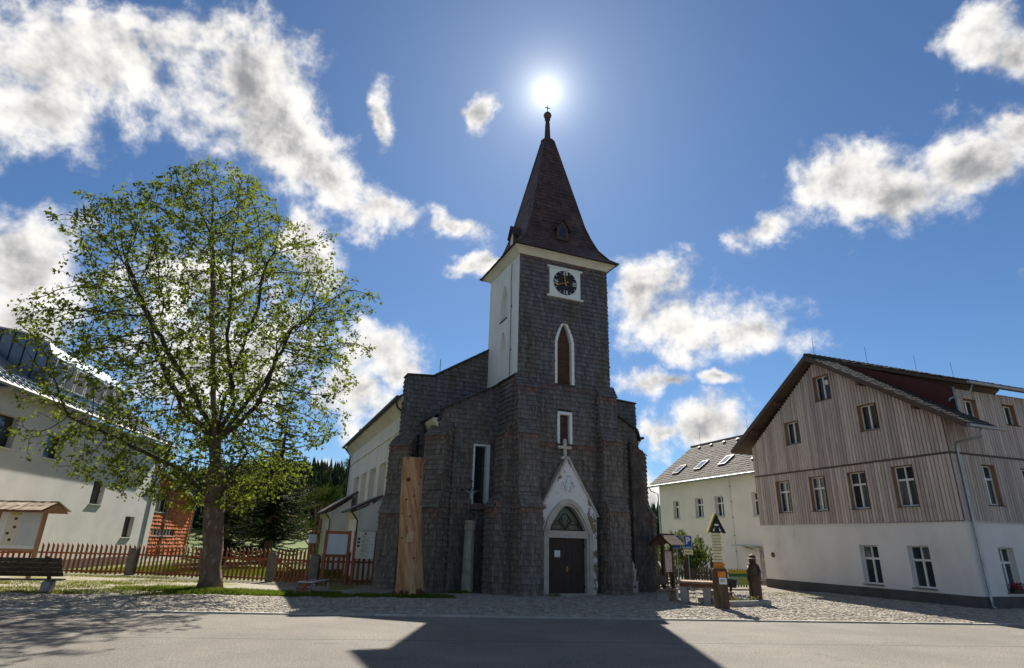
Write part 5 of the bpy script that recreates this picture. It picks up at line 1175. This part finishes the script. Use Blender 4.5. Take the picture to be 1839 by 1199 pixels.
mb = MB(); mb.tube([(0, -.14, 1.66), (0, -.2, 1.54), (0, -.21, 1.4)], [.06, .085, .02], 8); mb.build('beard', MT['carved'], st, smooth=True); mb = MB(); mb.tube([(0, -.15, 1.77), (0, -.205, 1.71), (0, -.16, 1.69)], [.015, .026, .02], 7); mb.build('nose', MT['carved'], st, smooth=True)
fb = thing('flower_bed', 'stone-edged flower bed with pansies around the carved figure', 'flower bed', (9.05, 25.5, 0), math.atan2(.9, 1.9))
for nm, b in (('kerb_block', (0, 1.05, 0, .2)), ('kerb_block', (1.06, 2.15, 0, .2)), ('kerb_block', (0, .2, .21, 2.0)), ('kerb_block', (1.95, 2.15, .21, 2.0)), ('kerb_block', (0.21, 1.94, 1.82, 2.0))):
    mb = MB(); mb.box(b[0], b[1], b[2], b[3], 0, .24); bevel(mb.build(nm, MT['bench_stone'], fb), .025)
MT['soil'] = mat('bed_soil', (.035, .025, .018), (.05, .036, .025), 5, .95, .5, 30); mb = MB(); mb.box(.2, 1.95, .2, 1.82, .02, .2); mb.build('soil', MT['soil'], fb)
cols = [(.55, .32, .02), (.16, .03, .16), (.62, .60, .55), (.20, .02, .05), (.60, .42, .03)]
fm = [mat('pansy_petal', c, tuple(x * .7 for x in c), 20, .6, island=.25) for c in cols] + [leaf_mat('pansy_leaf', (.04, .08, .015), (.07, .12, .02), .3)]
mbs = [MB() for _ in fm]; r8 = random.Random(21)
for i in range(260):
    x, y = r8.uniform(.25, 1.9), r8.uniform(.22, 1.75); 
    k = int((math.sin(x * 5) + math.sin(y * 4 + 1) + 2) / 4 * 5 + r8.uniform(-.8, .8)) % 5; c = V((x, y, .2 + r8.uniform(.06, .17))); n = V((r8.uniform(-.4, .4), -.7 + r8.uniform(-.3, .3), .7)).normalized(); u = n.orthogonal().normalized(); v = n.cross(u)
    mbs[k].poly([c + (u * math.cos(a) + v * math.sin(a)) * (.042 + .01 * math.sin(3 * a)) for a in [q * .785 for q in range(8)]])
    for _ in range(5):
        p = V((x + r8.uniform(-.07, .07), y + r8.uniform(-.07, .07), .2 + r8.uniform(0, .1))); a = V((r8.uniform(-1, 1), r8.uniform(-1, 1), r8.uniform(0, 1))) * .05; b = V((-a.y, a.x, .01)) * .5; mbs[5].quad(p, p + a * .5 + b, p + a, p + a * .5 - b)
for k, q in enumerate(mbs): q.build('petals' if k < 5 else 'leaves', fm[k], fb, stuff=True)

# roofed information board
kb = thing('roofed_board', 'narrow roofed wooden board with a pale poster beside the church', 'information board', (8.15, 32.6, 0), rad(38))
for x in (-.0, .75): mb = MB(); mb.box(x - .07, x + .07, -.07, .07, 0, 2.5); mb.build('post', MT['darkwood'], kb)
mb = MB(); mb.box(.07, .68, -.05, .0, .95, 2.05); p = mb.build('poster_panel', MT['darkwood'], kb); MT['poster'] = mat('pale_poster', (.52, .42, .36), (.40, .34, .30), 8, .6, detail=3, c3=(.28, .20, .18), s3=6, t3=(.55, .62)); mb = MB(); mb.quad((.1, -.055, 1.0), (.65, -.055, 1.0), (.65, -.055, 2.0), (.1, -.055, 2.0)); mb.build('poster', MT['poster'], p)
for s_ in (-1, 1):
    for k in range(5):
        for r_ in range(3): x = -.22 + k * .24; mb = MB(); A, B = V((x, s_ * (.72 - r_ * .23), 2.3 + r_ * .17)), V((x, s_ * (.44 - r_ * .23), 2.51 + r_ * .17)); mb.obox((A + B) / 2 + V((.11, 0, .02)), (.115, 0, 0), (B - A) / 2, (0, s_ * .012, .018)); mb.build('roof_shingle', MT['old_wood'], kb)
mb = MB(); 
for x in (-.15, .9): mb.bar((x, -.7, 2.28), (x, 0, 2.8), .07, .09); mb.bar((x, .7, 2.28), (x, 0, 2.8), .07, .09)
mb.bar((-.24, 0, 2.84), (1.0, 0, 2.84), .08, .08); mb.build('rafter', MT['darkwood'], kb)

# parking signs
MT['blue'] = mat('traffic_blue', (.012, .06, .26), (.012, .055, .24), 3, .35)
def text_mesh(body, size, mt_, parent, loc, rot):
    cu = bpy.data.curves.new('lettering', 'FONT'); cu.body = body; cu.size = size; cu.align_x = 'CENTER'; cu.align_y = 'CENTER'; cu.extrude = .002; cu.offset = size * .02
    tmp = bpy.data.objects.new('lettering_source', cu); COL.objects.link(tmp); bpy.context.view_layer.update()
    me = bpy.data.meshes.new_from_object(tmp.evaluated_get(bpy.context.evaluated_depsgraph_get())); bpy.data.objects.remove(tmp); me.materials.clear(); me.materials.append(mt_)
    return link('lettering', me, parent, loc=loc, rot=rot)
def psign(loc, rz, label, sub):
    t = thing('parking_sign', label, 'traffic sign', loc, rz); mb = MB(); mb.tube([(0, 0, 0), (0, 0, 2.85)], .035, 8); mb.build('pole', MT['metal'], t)
    mb = MB(); mb.box(-.24, .24, -.06, -.035, 2.15, 2.85); p = mb.build('plate', MT['blue'], t); mb = MB()
    for b in ((-.225, .225, 2.82, 2.835), (-.225, .225, 2.165, 2.18), (-.225, -.21, 2.18, 2.82), (.21, .225, 2.18, 2.82)): mb.box(b[0], b[1], -.064, -.0605, b[2], b[3])
    mb.build('border', MT['whitepaint'], p); text_mesh('P', .5, MT['whitepaint'], p, (0, -.064, 2.56), (math.pi / 2, 0, 0))
    if sub:
        mb = MB(); 
        for k in range(6): mb.box(-.15 + k * .05, -.115 + k * .05, -.064, -.0605, 2.22, 2.26)
        mb.build('small_print', MT['whitepaint'], p)
        mb = MB(); mb.box(-.25, .25, -.06, -.035, 1.86, 2.1); q = mb.build('supplementary_plate', MT['sign_y'], t); mb = MB(); mb.box(-.2, .18, -.063, -.0605, 2.0, 2.035); mb.box(-.18, .2, -.063, -.0605, 1.92, 1.955); mb.build('small_print', MT['ink'], q)
psign((10.15, 34.9, 0), rad(5), 'blue parking sign with a white supplementary plate below', True); psign((9.55, 35.0, 0), rad(-20), 'blue parking sign half hidden by the little roof', False)

# small stone saint by the church wall
MT['saint'] = mat('pale_stone_statue', (.46, .43, .40), (.38, .36, .33), 5, .85, .4, 25)
sn_ = thing('stone_statuette', 'small pale stone figure on a pedestal against the church corner', 'statue', (6.45, 32.0, 0), rad(10))
mb = MB(); mb.box(-.17, .17, -.17, .17, 0, .5); mb.box(-.2, .2, -.2, .2, .5, .56); mb.build('pedestal', MT['saint'], sn_)
mb = MB(); mb.lathe((0, 0, .56), [(.14, 0), (.13, .25), (.15, .42), (.16, .52), (.07, .6), (.065, .63), (.09, .69), (.085, .76), (.04, .83), (.02, .95)], 14, lambda a, z: 1 + .08 * math.sin(4 * a + 6 * z)); mb.build('figure', MT['saint'], sn_, smooth=True)
mb = MB(); mb.obox((.02, -.16, .3), (.05, 0, 0), (0, .02, 0), (0, 0, .06)); mb.build('grave_lantern', MT['redink'], sn_)
# red and white trestle by the cream house door
rw = thing('safety_trestle', 'red and white slanted trestle beside the timber house corner', 'trestle', (15.2, 38.5, 0), rad(-20)); MT['red'] = mat('signal_red', (.42, .03, .03), (.36, .03, .03), 4, .5)
for k, (a, b) in enumerate((((-.25, 0, 0), (0, 0, 1.1)), ((.25, 0, 0), (0, 0, 1.1)))): mb = MB(); mb.bar(a, b, .06, .06, (0, 1, 0)); mb.build('leg', MT['red'], rw)
for z in (.35, .75): mb = MB(); mb.box(-.2, .2, -.05, -.03, z, z + .1); mb.build('cross_bar', MT['whitepaint'], rw)
# ================================================================ TREES
import numpy as np
MT['bark'] = mat('maple_bark', (.12, .078, .05), (.18, .125, .085), 2.2, .9, .9, 9, stretch=(1.5, 1.5, .8), c3=(.28, .215, .16), s3=3.2, t3=(.55, .66), detail=7)
MT['twig'] = mat('dark_twig', (.03, .023, .018), (.045, .035, .027), 4, .9)
MT['bough'] = mat('bough_bark', (.045, .033, .025), (.075, .055, .04), 2.2, .9, .8, 9)
MT['maple_leaf'] = leaf_mat('young_maple_leaf', (.048, .074, .011), (.12, .148, .022), .5)
MT['needle'] = leaf_mat('spruce_needle', (.010, .024, .008), (.026, .050, .014), .15)
MT['pine_needle'] = leaf_mat('pine_needle', (.014, .032, .010), (.035, .065, .018), .2)
MT['far_wood'] = leaf_mat('far_conifer', (.016, .034, .018), (.032, .055, .028), .1)
MT['shrub_leaf'] = leaf_mat('shrub_needle', (.03, .06, .014), (.07, .11, .025), .25)
MT['birch_leaf'] = leaf_mat('light_leaf', (.07, .11, .015), (.14, .18, .03), .4)

def maple():
    root = thing('maple_tree', 'tall spreading maple with thin young leaves standing before the fence', 'tree', (-12.94, 28.05, 0))
    rg = np.random.default_rng(42)
    # outline of the crown (metres from the foot, height), left and right extents
    zz = np.array([3.3, 4.2, 5.2, 6.6, 8.5, 10.3, 12.0, 14.2, 16.6, 18.5, 19.9, 21.0, 21.9])
    xl = np.array([-2.6, -5.8, -8.3, -9.9, -9.9, -9.6, -10.3, -9.8, -9.6, -8.3, -7.0, -5.6, -4.7])
    xr = np.array([1.2, 2.8, 3.6, 3.6, 4.5, 4.4, 5.5, 5.2, 2.7, 1.2, .0, -1.6, -4.2])
    voids = [np.array([rg.uniform(-9.5, 5), rg.uniform(-6, 6), rg.uniform(5, 21)]) for _ in range(46)]; vr = rg.uniform(.7, 1.5, 46)
    pts = []
    while len(pts) < 9500:
        z = rg.uniform(3.3, 21.8); l, r = np.interp(z, zz, xl), np.interp(z, zz, xr); c, hw = (l + r) / 2, (r - l) / 2
        a = rg.uniform(0, 2 * np.pi); d = np.sqrt(rg.uniform(0, 1)); lump = 1 + .13 * np.sin(3 * a + z * .9) + .10 * np.sin(5 * a - z * 1.7) + .05 * np.sin(9 * a + z * 3.1)
        if d < .35 and rg.random() < .6: continue
        y = .78 * hw * d * np.sin(a) * lump
        x = c + hw * d * np.cos(a) * lump
        if x < -6.0 and z < 9.5 and rg.random() < .62: continue
        q_ = np.array([x, y, z])
        if any(np.linalg.norm(q_ - v) < r_ for v, r_ in zip(voids, vr)): continue
        if rg.random() < hw / 9.0: pts.append((x, y, z))
    att = np.array(pts)
    # trunk and first leaders
    nodes = [np.array([0, 0, 0.0])]; par = [-1]
    def chain(start, targets):
        idx = start
        for tx, ty, tz in targets:
            t = np.array([tx, ty, tz], float); p = nodes[idx]; n = max(1, int(np.linalg.norm(t - p) / .38))
            for i in range(n):
                nodes.append(p + (t - p) * (i + 1) / n + rg.normal(0, .035, 3) * (1 if i < n - 1 else .3)); par.append(idx); idx = len(nodes) - 1
        return idx
    t1 = chain(0, [(-.25, 0, 2.2), (-.45, .0, 3.6)])
    t2 = chain(t1, [(-.75, .05, 5.2), (-.95, 0, 6.4)])
    chain(t1, [(-2.0, -.6, 5.0), (-4.6, -1.6, 6.2), (-6.6, -2.2, 7.0)]); chain(t1, [(.4, -.9, 4.6), (1.6, -2.2, 5.6)])
    a_ = chain(t2, [(-1.4, 0, 8.0), (-1.8, .2, 9.6), (-2.3, .1, 12.2), (-2.8, 0, 15.0), (-3.4, 0, 18.0)])
    chain(t2, [(.2, -.4, 7.2), (1.0, -.5, 8.3), (1.3, -.2, 10.2), (1.8, 0, 12.2)]); chain(t2, [(-2.6, .8, 7.6), (-4.3, 1.2, 9.4), (-5.8, 1.5, 11.4)]); chain(t2, [(-2.0, -1.2, 7.4), (-3.0, -2.4, 9.6), (-3.8, -3.2, 12.0)])
    k9 = len(nodes) - 1; b_ = chain(t2, [(-.9, 1.4, 7.8), (-.2, 2.6, 10.2), (.2, 3.2, 13.0)]); chain(t2, [(-.2, -.5, 8.2), (-.5, -1.6, 10.8), (-.7, -2.0, 14.0)])
    chain(t2, [(-1.0, .1, 7.8), (-.9, .3, 10.0), (-.4, .5, 13.2), (-.3, .4, 16.0)])
    chain(t2, [(-2.4, 0, 8.6), (-4.2, -.4, 11.0), (-6.0, -.6, 13.6), (-7.0, -.6, 15.4)])
    # space colonisation
    N = np.array(nodes); near = np.full(len(att), -1); nd = np.full(len(att), 1e9)
    def upd(lo, hi):
        P = N[lo:hi]; d = np.linalg.norm(att[:, None, :] - P[None], axis=2); j = d.argmin(1); dm = d[np.arange(len(att)), j]; m_ = dm < nd; nd[m_] = dm[m_]; near[m_] = j[m_] + lo
    upd(0, len(N)); alive = np.ones(len(att), bool); step, kill, infl = .30, .36, 6.0
    for it in range(130):
        alive &= nd > kill; sel = np.where(alive & (nd < infl))[0]
        if len(sel) == 0: break
        dirs = {}
        v = att[sel] - N[near[sel]]; v /= np.linalg.norm(v, axis=1)[:, None]
        u, inv = np.unique(near[sel], return_inverse=True); acc = np.zeros((len(u), 3)); np.add.at(acc, inv, v)
        acc += rg.normal(0, .18, acc.shape); acc /= np.linalg.norm(acc, axis=1)[:, None] + 1e-9; acc[:, 2] += .05
        new = N[u] + acc * step; lo = len(N)
        # drop duplicates of stuck tips
        N = np.vstack([N, new]); par.extend(u.tolist())
        if len(N) > 26000: break
        upd(lo, len(N))
    n = len(N); kids = [[] for _ in range(n)]
    for i in range(1, n): kids[par[i]].append(i)
    rad_ = np.zeros(n); leafn = np.zeros(n)
    for i in range(n - 1, -1, -1):
        rad_[i] = .0075 if not kids[i] else (sum(rad_[k] ** 2.35 for k in kids[i])) ** (1 / 2.35)
    sc = .46 / rad_[0]; big = rad_ * min(sc, 1.3)
    for i in range(n): 
        z = N[i][2]; big[i] = max(.0105, big[i])
    big[:12] = np.maximum(big[:12], .44)
    # limbs as tubes along the thickest child
    trunk, boughs, limbs = MB(), MB(), MB()
    starts = [0]
    while starts:
        s = starts.pop(); p = par[s]; line = ([p] if p >= 0 else []) + [s]; cur = s
        while kids[cur]:
            ks = sorted(kids[cur], key=lambda k: -rad_[k]); starts.extend(ks[1:]); cur = ks[0]; line.append(cur)
        rr = [big[i] for i in line]
        if p >= 0: rr[0] = rr[1] * 1.05
        pp = [N[i] for i in line]
        if s == 0:
            for q in range(len(line)):
                z = pp[q][2]
                if z < 1.6: rr[q] += .14 * math.exp(-z / .35)
        thick = rr[min(1, len(rr) - 1)] > .05
        (trunk if s == 0 else (boughs if thick else limbs)).tube([tuple(x) for x in pp], rr, 12 if s == 0 else (8 if thick else 4), cap=thick)
    trunk.build('trunk', MT['bark'], root, smooth=True); boughs.build('boughs', MT['bough'], root, smooth=True, stuff=True); limbs.build('twigs', MT['twig'], root, stuff=True)
    # leaves: tufts round the outer twigs
    lf = MB(); tips = [i for i in range(n) if rad_[i] < .022 and N[i][2] > 2.7]
    r = random.Random(8)
    shape = [(0, 0), (.38, .12), (.5, .45), (.22, .48), (0, 1.0), (-.22, .48), (-.5, .45), (-.38, .12)]
    for i in tips:
        terminal = not kids[i]
        cnt = r.choice((6, 8, 9, 12)) if terminal else (r.choice((1, 2, 3, 5, 7)) if r.random() < .56 else 0)
        base = N[i]
        for _ in range(cnt):
            c = V(base) + V((r.gauss(0, .11), r.gauss(0, .11), r.gauss(0, .11) - .03)); s = r.uniform(.11, .2)
            d = V((r.gauss(0, 1), r.gauss(0, 1), r.gauss(-.35, .7))).normalized(); u = d.cross(V((r.gauss(0, 1), r.gauss(0, 1), r.gauss(0, 1)))).normalized(); nn = d.cross(u)
            lf.poly([c + (u * a + d * b + nn * (.22 * abs(a) + .12 * b * b)) * s for a, b in shape])
    lf.build('leaves', MT['maple_leaf'], root, stuff=True)
    print('maple nodes', n, 'leaves', len(lf.f), 'r0', rad_[0])
maple()

def conifer(name, label, loc, h, r0, mt, seed, base=.12, dens=1.0, group=None, trunk_r=.2, droop=.35):
    t = thing(name, label, 'tree', loc, 0, group); r = random.Random(seed); tr, nd = MB(), MB()
    tr.tube([(0, 0, 0), (0, 0, h * .5), (0, 0, h)], [trunk_r, trunk_r * .6, .02], 8); z = h * base
    while z < h * .985:
        f = (z - h * base) / (h * (1 - base)); R_ = r0 * (1 - f) ** .85 * r.uniform(.8, 1.12) + .12; nb = max(4, int(9 * dens * (1 - .5 * f)))
        for k in range(nb):
            a = r.uniform(0, 6.283); L = R_ * r.uniform(.7, 1.1); d = V((math.cos(a), math.sin(a), 0)); s = V((-d.y, d.x, 0)); p0 = V((0, 0, z)); n = max(3, int(L / .22)); pts = []
            for i in range(n + 1):
                q = i / n; pts.append(p0 + d * L * q + V((0, 0, -droop * L * q + .28 * L * q * q * q + .0)))
            tr.tube(pts[::max(1, n // 3)], .025, 4, cap=False)
            for i in range(1, n + 1):
                q = i / n; w = (.42 - .25 * q) * min(1, L)
                for e in (-1, 1):
                    for c_ in range(2):
                        t_ = V(pts[i]); o = (s * e * r.uniform(.5, 1.1) + d * r.uniform(.2, .6)) * w + V((0, 0, r.uniform(-.22, .03) * w * 2)); b = d * r.uniform(.04, .09) + V((0, 0, r.uniform(-.06, .02)))
                        nd.raw([t_ - b, t_ + b, t_ + o + b * .3, t_ + o * .9 - b * .6], [(0, 1, 2, 3)])
                nd.raw([pts[i] - s * .05, pts[i] + s * .05, pts[i] + d * .22 + V((0, 0, -.05))], [(0, 1, 2)])
        z += r.uniform(.16, .3) * (1.4 if h > 9 else 1)
    tr.build('trunk', MT['bark'], t); nd.build('crown', mt, t, stuff=True); return t
conifer('spruce_tree', 'dark spruce behind the garden gate with bare lower trunk', (-19.0, 50.0, 0), 12.8, 4.3, MT['needle'], 1, .2, 1.3, trunk_r=.38)
conifer('spruce_tree', 'shadowy spruce between the orange wing and the maple trunk', (-24.5, 54.5, 0), 10.5, 3.6, MT['needle'], 2, .08, 1.3, trunk_r=.3)
conifer('spruce_tree', 'dense dark spruce close behind the gate spruce', (-22.0, 58.0, 0), 9.5, 3.6, MT['needle'], 3, .06, 1.3, trunk_r=.3)

def tufted(name, label, loc, clumps, mt, seed, stem_r=.12, size=.3, per=26):
    """pine-like plant of needle tufts: clumps (x, y, z, radius)"""
    t = thing(name, label, 'shrub' if stem_r < .1 else 'tree', loc); r = random.Random(seed); tr, nd = MB(), MB()
    for x, y, z, rr in clumps:
        tr.tube([(0, 0, 0), (x * .3, y * .3, z * .55), (x, y, z)], [stem_r, stem_r * .6, stem_r * .2], 5)
        for _ in range(int(per * (rr / .6) ** 2)):
            v = V((r.gauss(0, 1), r.gauss(0, 1), r.gauss(.25, 1))).normalized() * rr * r.uniform(.45, 1.0); c = V((x, y, z)) + v
            up_ = (v.normalized() * .6 + V((0, 0, 1))).normalized()
            for _ in range(9):
                d = (up_ + V((r.gauss(0, .5), r.gauss(0, .5), r.gauss(0, .5)))).normalized() * size * r.uniform(.6, 1.1); s = d.orthogonal().normalized() * .018; s.rotate(Matrix.Rotation(r.uniform(0, 6.28), 3, d.normalized())); b = c + v * .05
                nd.raw([b - s, b + s, b + d + s * .4, b + d - s * .4], [(0, 1, 2, 3)])
    tr.build('trunk', MT['bark'], t); nd.build('crown', mt, t, stuff=True); return t
rr_ = random.Random(4)
tufted('pine_tree', 'tall dark pine rising behind the sacristy roof', (-16.3, 66, 0), [(rr_.gauss(0, 1.1) * (1.25 - k / 40), rr_.gauss(0, 1.1), 4.0 + k * .27 + rr_.uniform(-.3, .3), rr_.uniform(.6, 1.1) * (1.2 - k / 50)) for k in range(31)], MT['pine_needle'], 5, .22, .45, 34)
tufted('pine_tree', 'smaller spreading pine left of the sacristy', (-19.5, 64, 0), [(rr_.gauss(0, 1.3), rr_.gauss(0, 1.0), rr_.uniform(2.2, 6.6), rr_.uniform(.5, .9)) for k in range(18)], MT['pine_needle'], 6, .2, .4, 30)
tufted('dwarf_pine', 'bright green dwarf pine bush behind the paling fence', (11.6, 39.5, 0), [(rr_.uniform(-1.2, 1.25), rr_.uniform(-.8, .8), rr_.uniform(.8, 2.45) * (1.1 if k % 3 else .8), rr_.uniform(.32, .55)) for k in range(34)], MT['shrub_leaf'], 7, .07, .26, 30)
tufted('dwarf_pine', 'low dwarf pine bush beside the parking signs', (9.6, 38.5, 0), [(rr_.uniform(-1.3, .9), rr_.uniform(-.7, .7), rr_.uniform(.5, 1.9), rr_.uniform(.3, .5)) for k in range(26)], MT['shrub_leaf'], 8, .07, .26, 26)
def bushy(name, label, loc, rx, rz, mt, seed, n=2600, s0=.12, group=None):
    t = thing(name, label, 'bush', loc, 0, group); r = random.Random(seed); tr, lf = MB(), MB()
    for k in range(9):
        a = r.uniform(0, 6.28); p = V((math.cos(a) * rx * .7, math.sin(a) * rx * .7, rz * r.uniform(1.0, 1.7))); tr.tube([(0, 0, 0), tuple(p * .5 + V((0, 0, .2))), tuple(p)], [.06, .035, .01], 5)
    for _ in range(n):
        v = V((r.gauss(0, 1), r.gauss(0, 1), r.gauss(0, 1))).normalized(); d = r.uniform(.55, 1.0) * (1 + .18 * math.sin(5 * v.x + seed) * math.sin(4 * v.z)); c = V((v.x * rx * d, v.y * rx * d, rz + v.z * rz * d))
        if c.z < .05: continue
        a = V((r.gauss(0, 1), r.gauss(0, 1), r.gauss(0, 1))).normalized() * s0 * r.uniform(.6, 1.2); b = a.orthogonal().normalized() * s0 * .4; lf.quad(c, c + a * .5 + b, c + a, c + a * .5 - b)
    tr.build('stems', MT['twig'], t); lf.build('crown', mt, t, stuff=True); return t
bushy('garden_bush', 'light green bush beside the sacristy wall', (-13.2, 51, 0), 1.3, 1.1, MT['birch_leaf'], 31, 2600)
bushy('garden_bush', 'pale green bush farther back in the garden', (-19.6, 70, 0), 1.6, 1.7, MT['birch_leaf'], 32, 2600, .16)
bushy('garden_bush', 'yellow-green young tree under the spruce', (-15.8, 57, 0), 1.4, 1.9, MT['birch_leaf'], 33, 2600, .14)

# wooded hills beyond the village
def hill_h(x, y):
    f = max(0.0, min(1.0, (y - 150) / 190)); f = f * f * (3 - 2 * f)
    return f * max(3, 27 * math.exp(-((x + 130) / 110) ** 2) + 10 * math.exp(-((x - 120) / 160) ** 2) + 5 + 1.5 * math.sin(x * .05) + 1.2 * math.sin(x * .021 + 2)) - .2
mb = MB(); NX, NY = 70, 14
for j in range(NY + 1):
    for i in range(NX + 1): x, y = -500 + 1000 * i / NX, 130 + 330 * j / NY; mb.v.append((x, y, hill_h(x, y)))
for j in range(NY):
    for i in range(NX): a = j * (NX + 1) + i; mb.f.append((a, a + 1, a + NX + 2, a + NX + 1)); mb.t.append(0)
structure(mb.build('hill', MT['ground'], smooth=True))
mb = MB(); rf_ = random.Random(77)
def far_tree(x, y, h, n=7):
    z0 = hill_h(x, y); tiers = 9; w = h * .19
    for k in range(tiers):
        zb = z0 + h * (.08 + .88 * k / tiers); ww = w * (1 - k / tiers) ** .8 + .1; hh = h * .2
        for j in range(n):
            a = rf_.uniform(0, 6.28); d = V((math.cos(a), math.sin(a), 0)); s = V((-d.y, d.x, 0)) * ww * .4; c = V((x, y, zb)); L = ww * rf_.uniform(.75, 1.2)
            mb.raw([c + V((0, 0, hh)), c + d * L - s + V((0, 0, -hh * .1)), c + d * L * 1.15 + V((0, 0, -hh * .25)), c + d * L + s + V((0, 0, -hh * .1))], [(0, 1, 2, 3)])
for i in range(1500):
    band = rf_.random(); y = 190 + 150 * band; az_ = rf_.choice((rf_.uniform(-30, -8), rf_.uniform(-30, -8), rf_.uniform(6, 22))); x = y * math.tan(rad(az_))
    far_tree(x, y, rf_.uniform(6.5, 11.5))
fo = mb.build('far_forest', MT['far_wood']); fo['kind'] = 'stuff'; fo['label'] = 'distant wooded hillside of dark conifers'
conifer('spruce_tree', 'small far spruce between the church and the cream house', (18.6, 84, 0), 6.6, 1.7, MT['needle'], 12, .05, 1.2)
conifer('spruce_tree', 'slim far spruce just right of the church edge', (20.4, 92, 0), 5.6, 1.6, MT['needle'], 13, .05, 1.2)
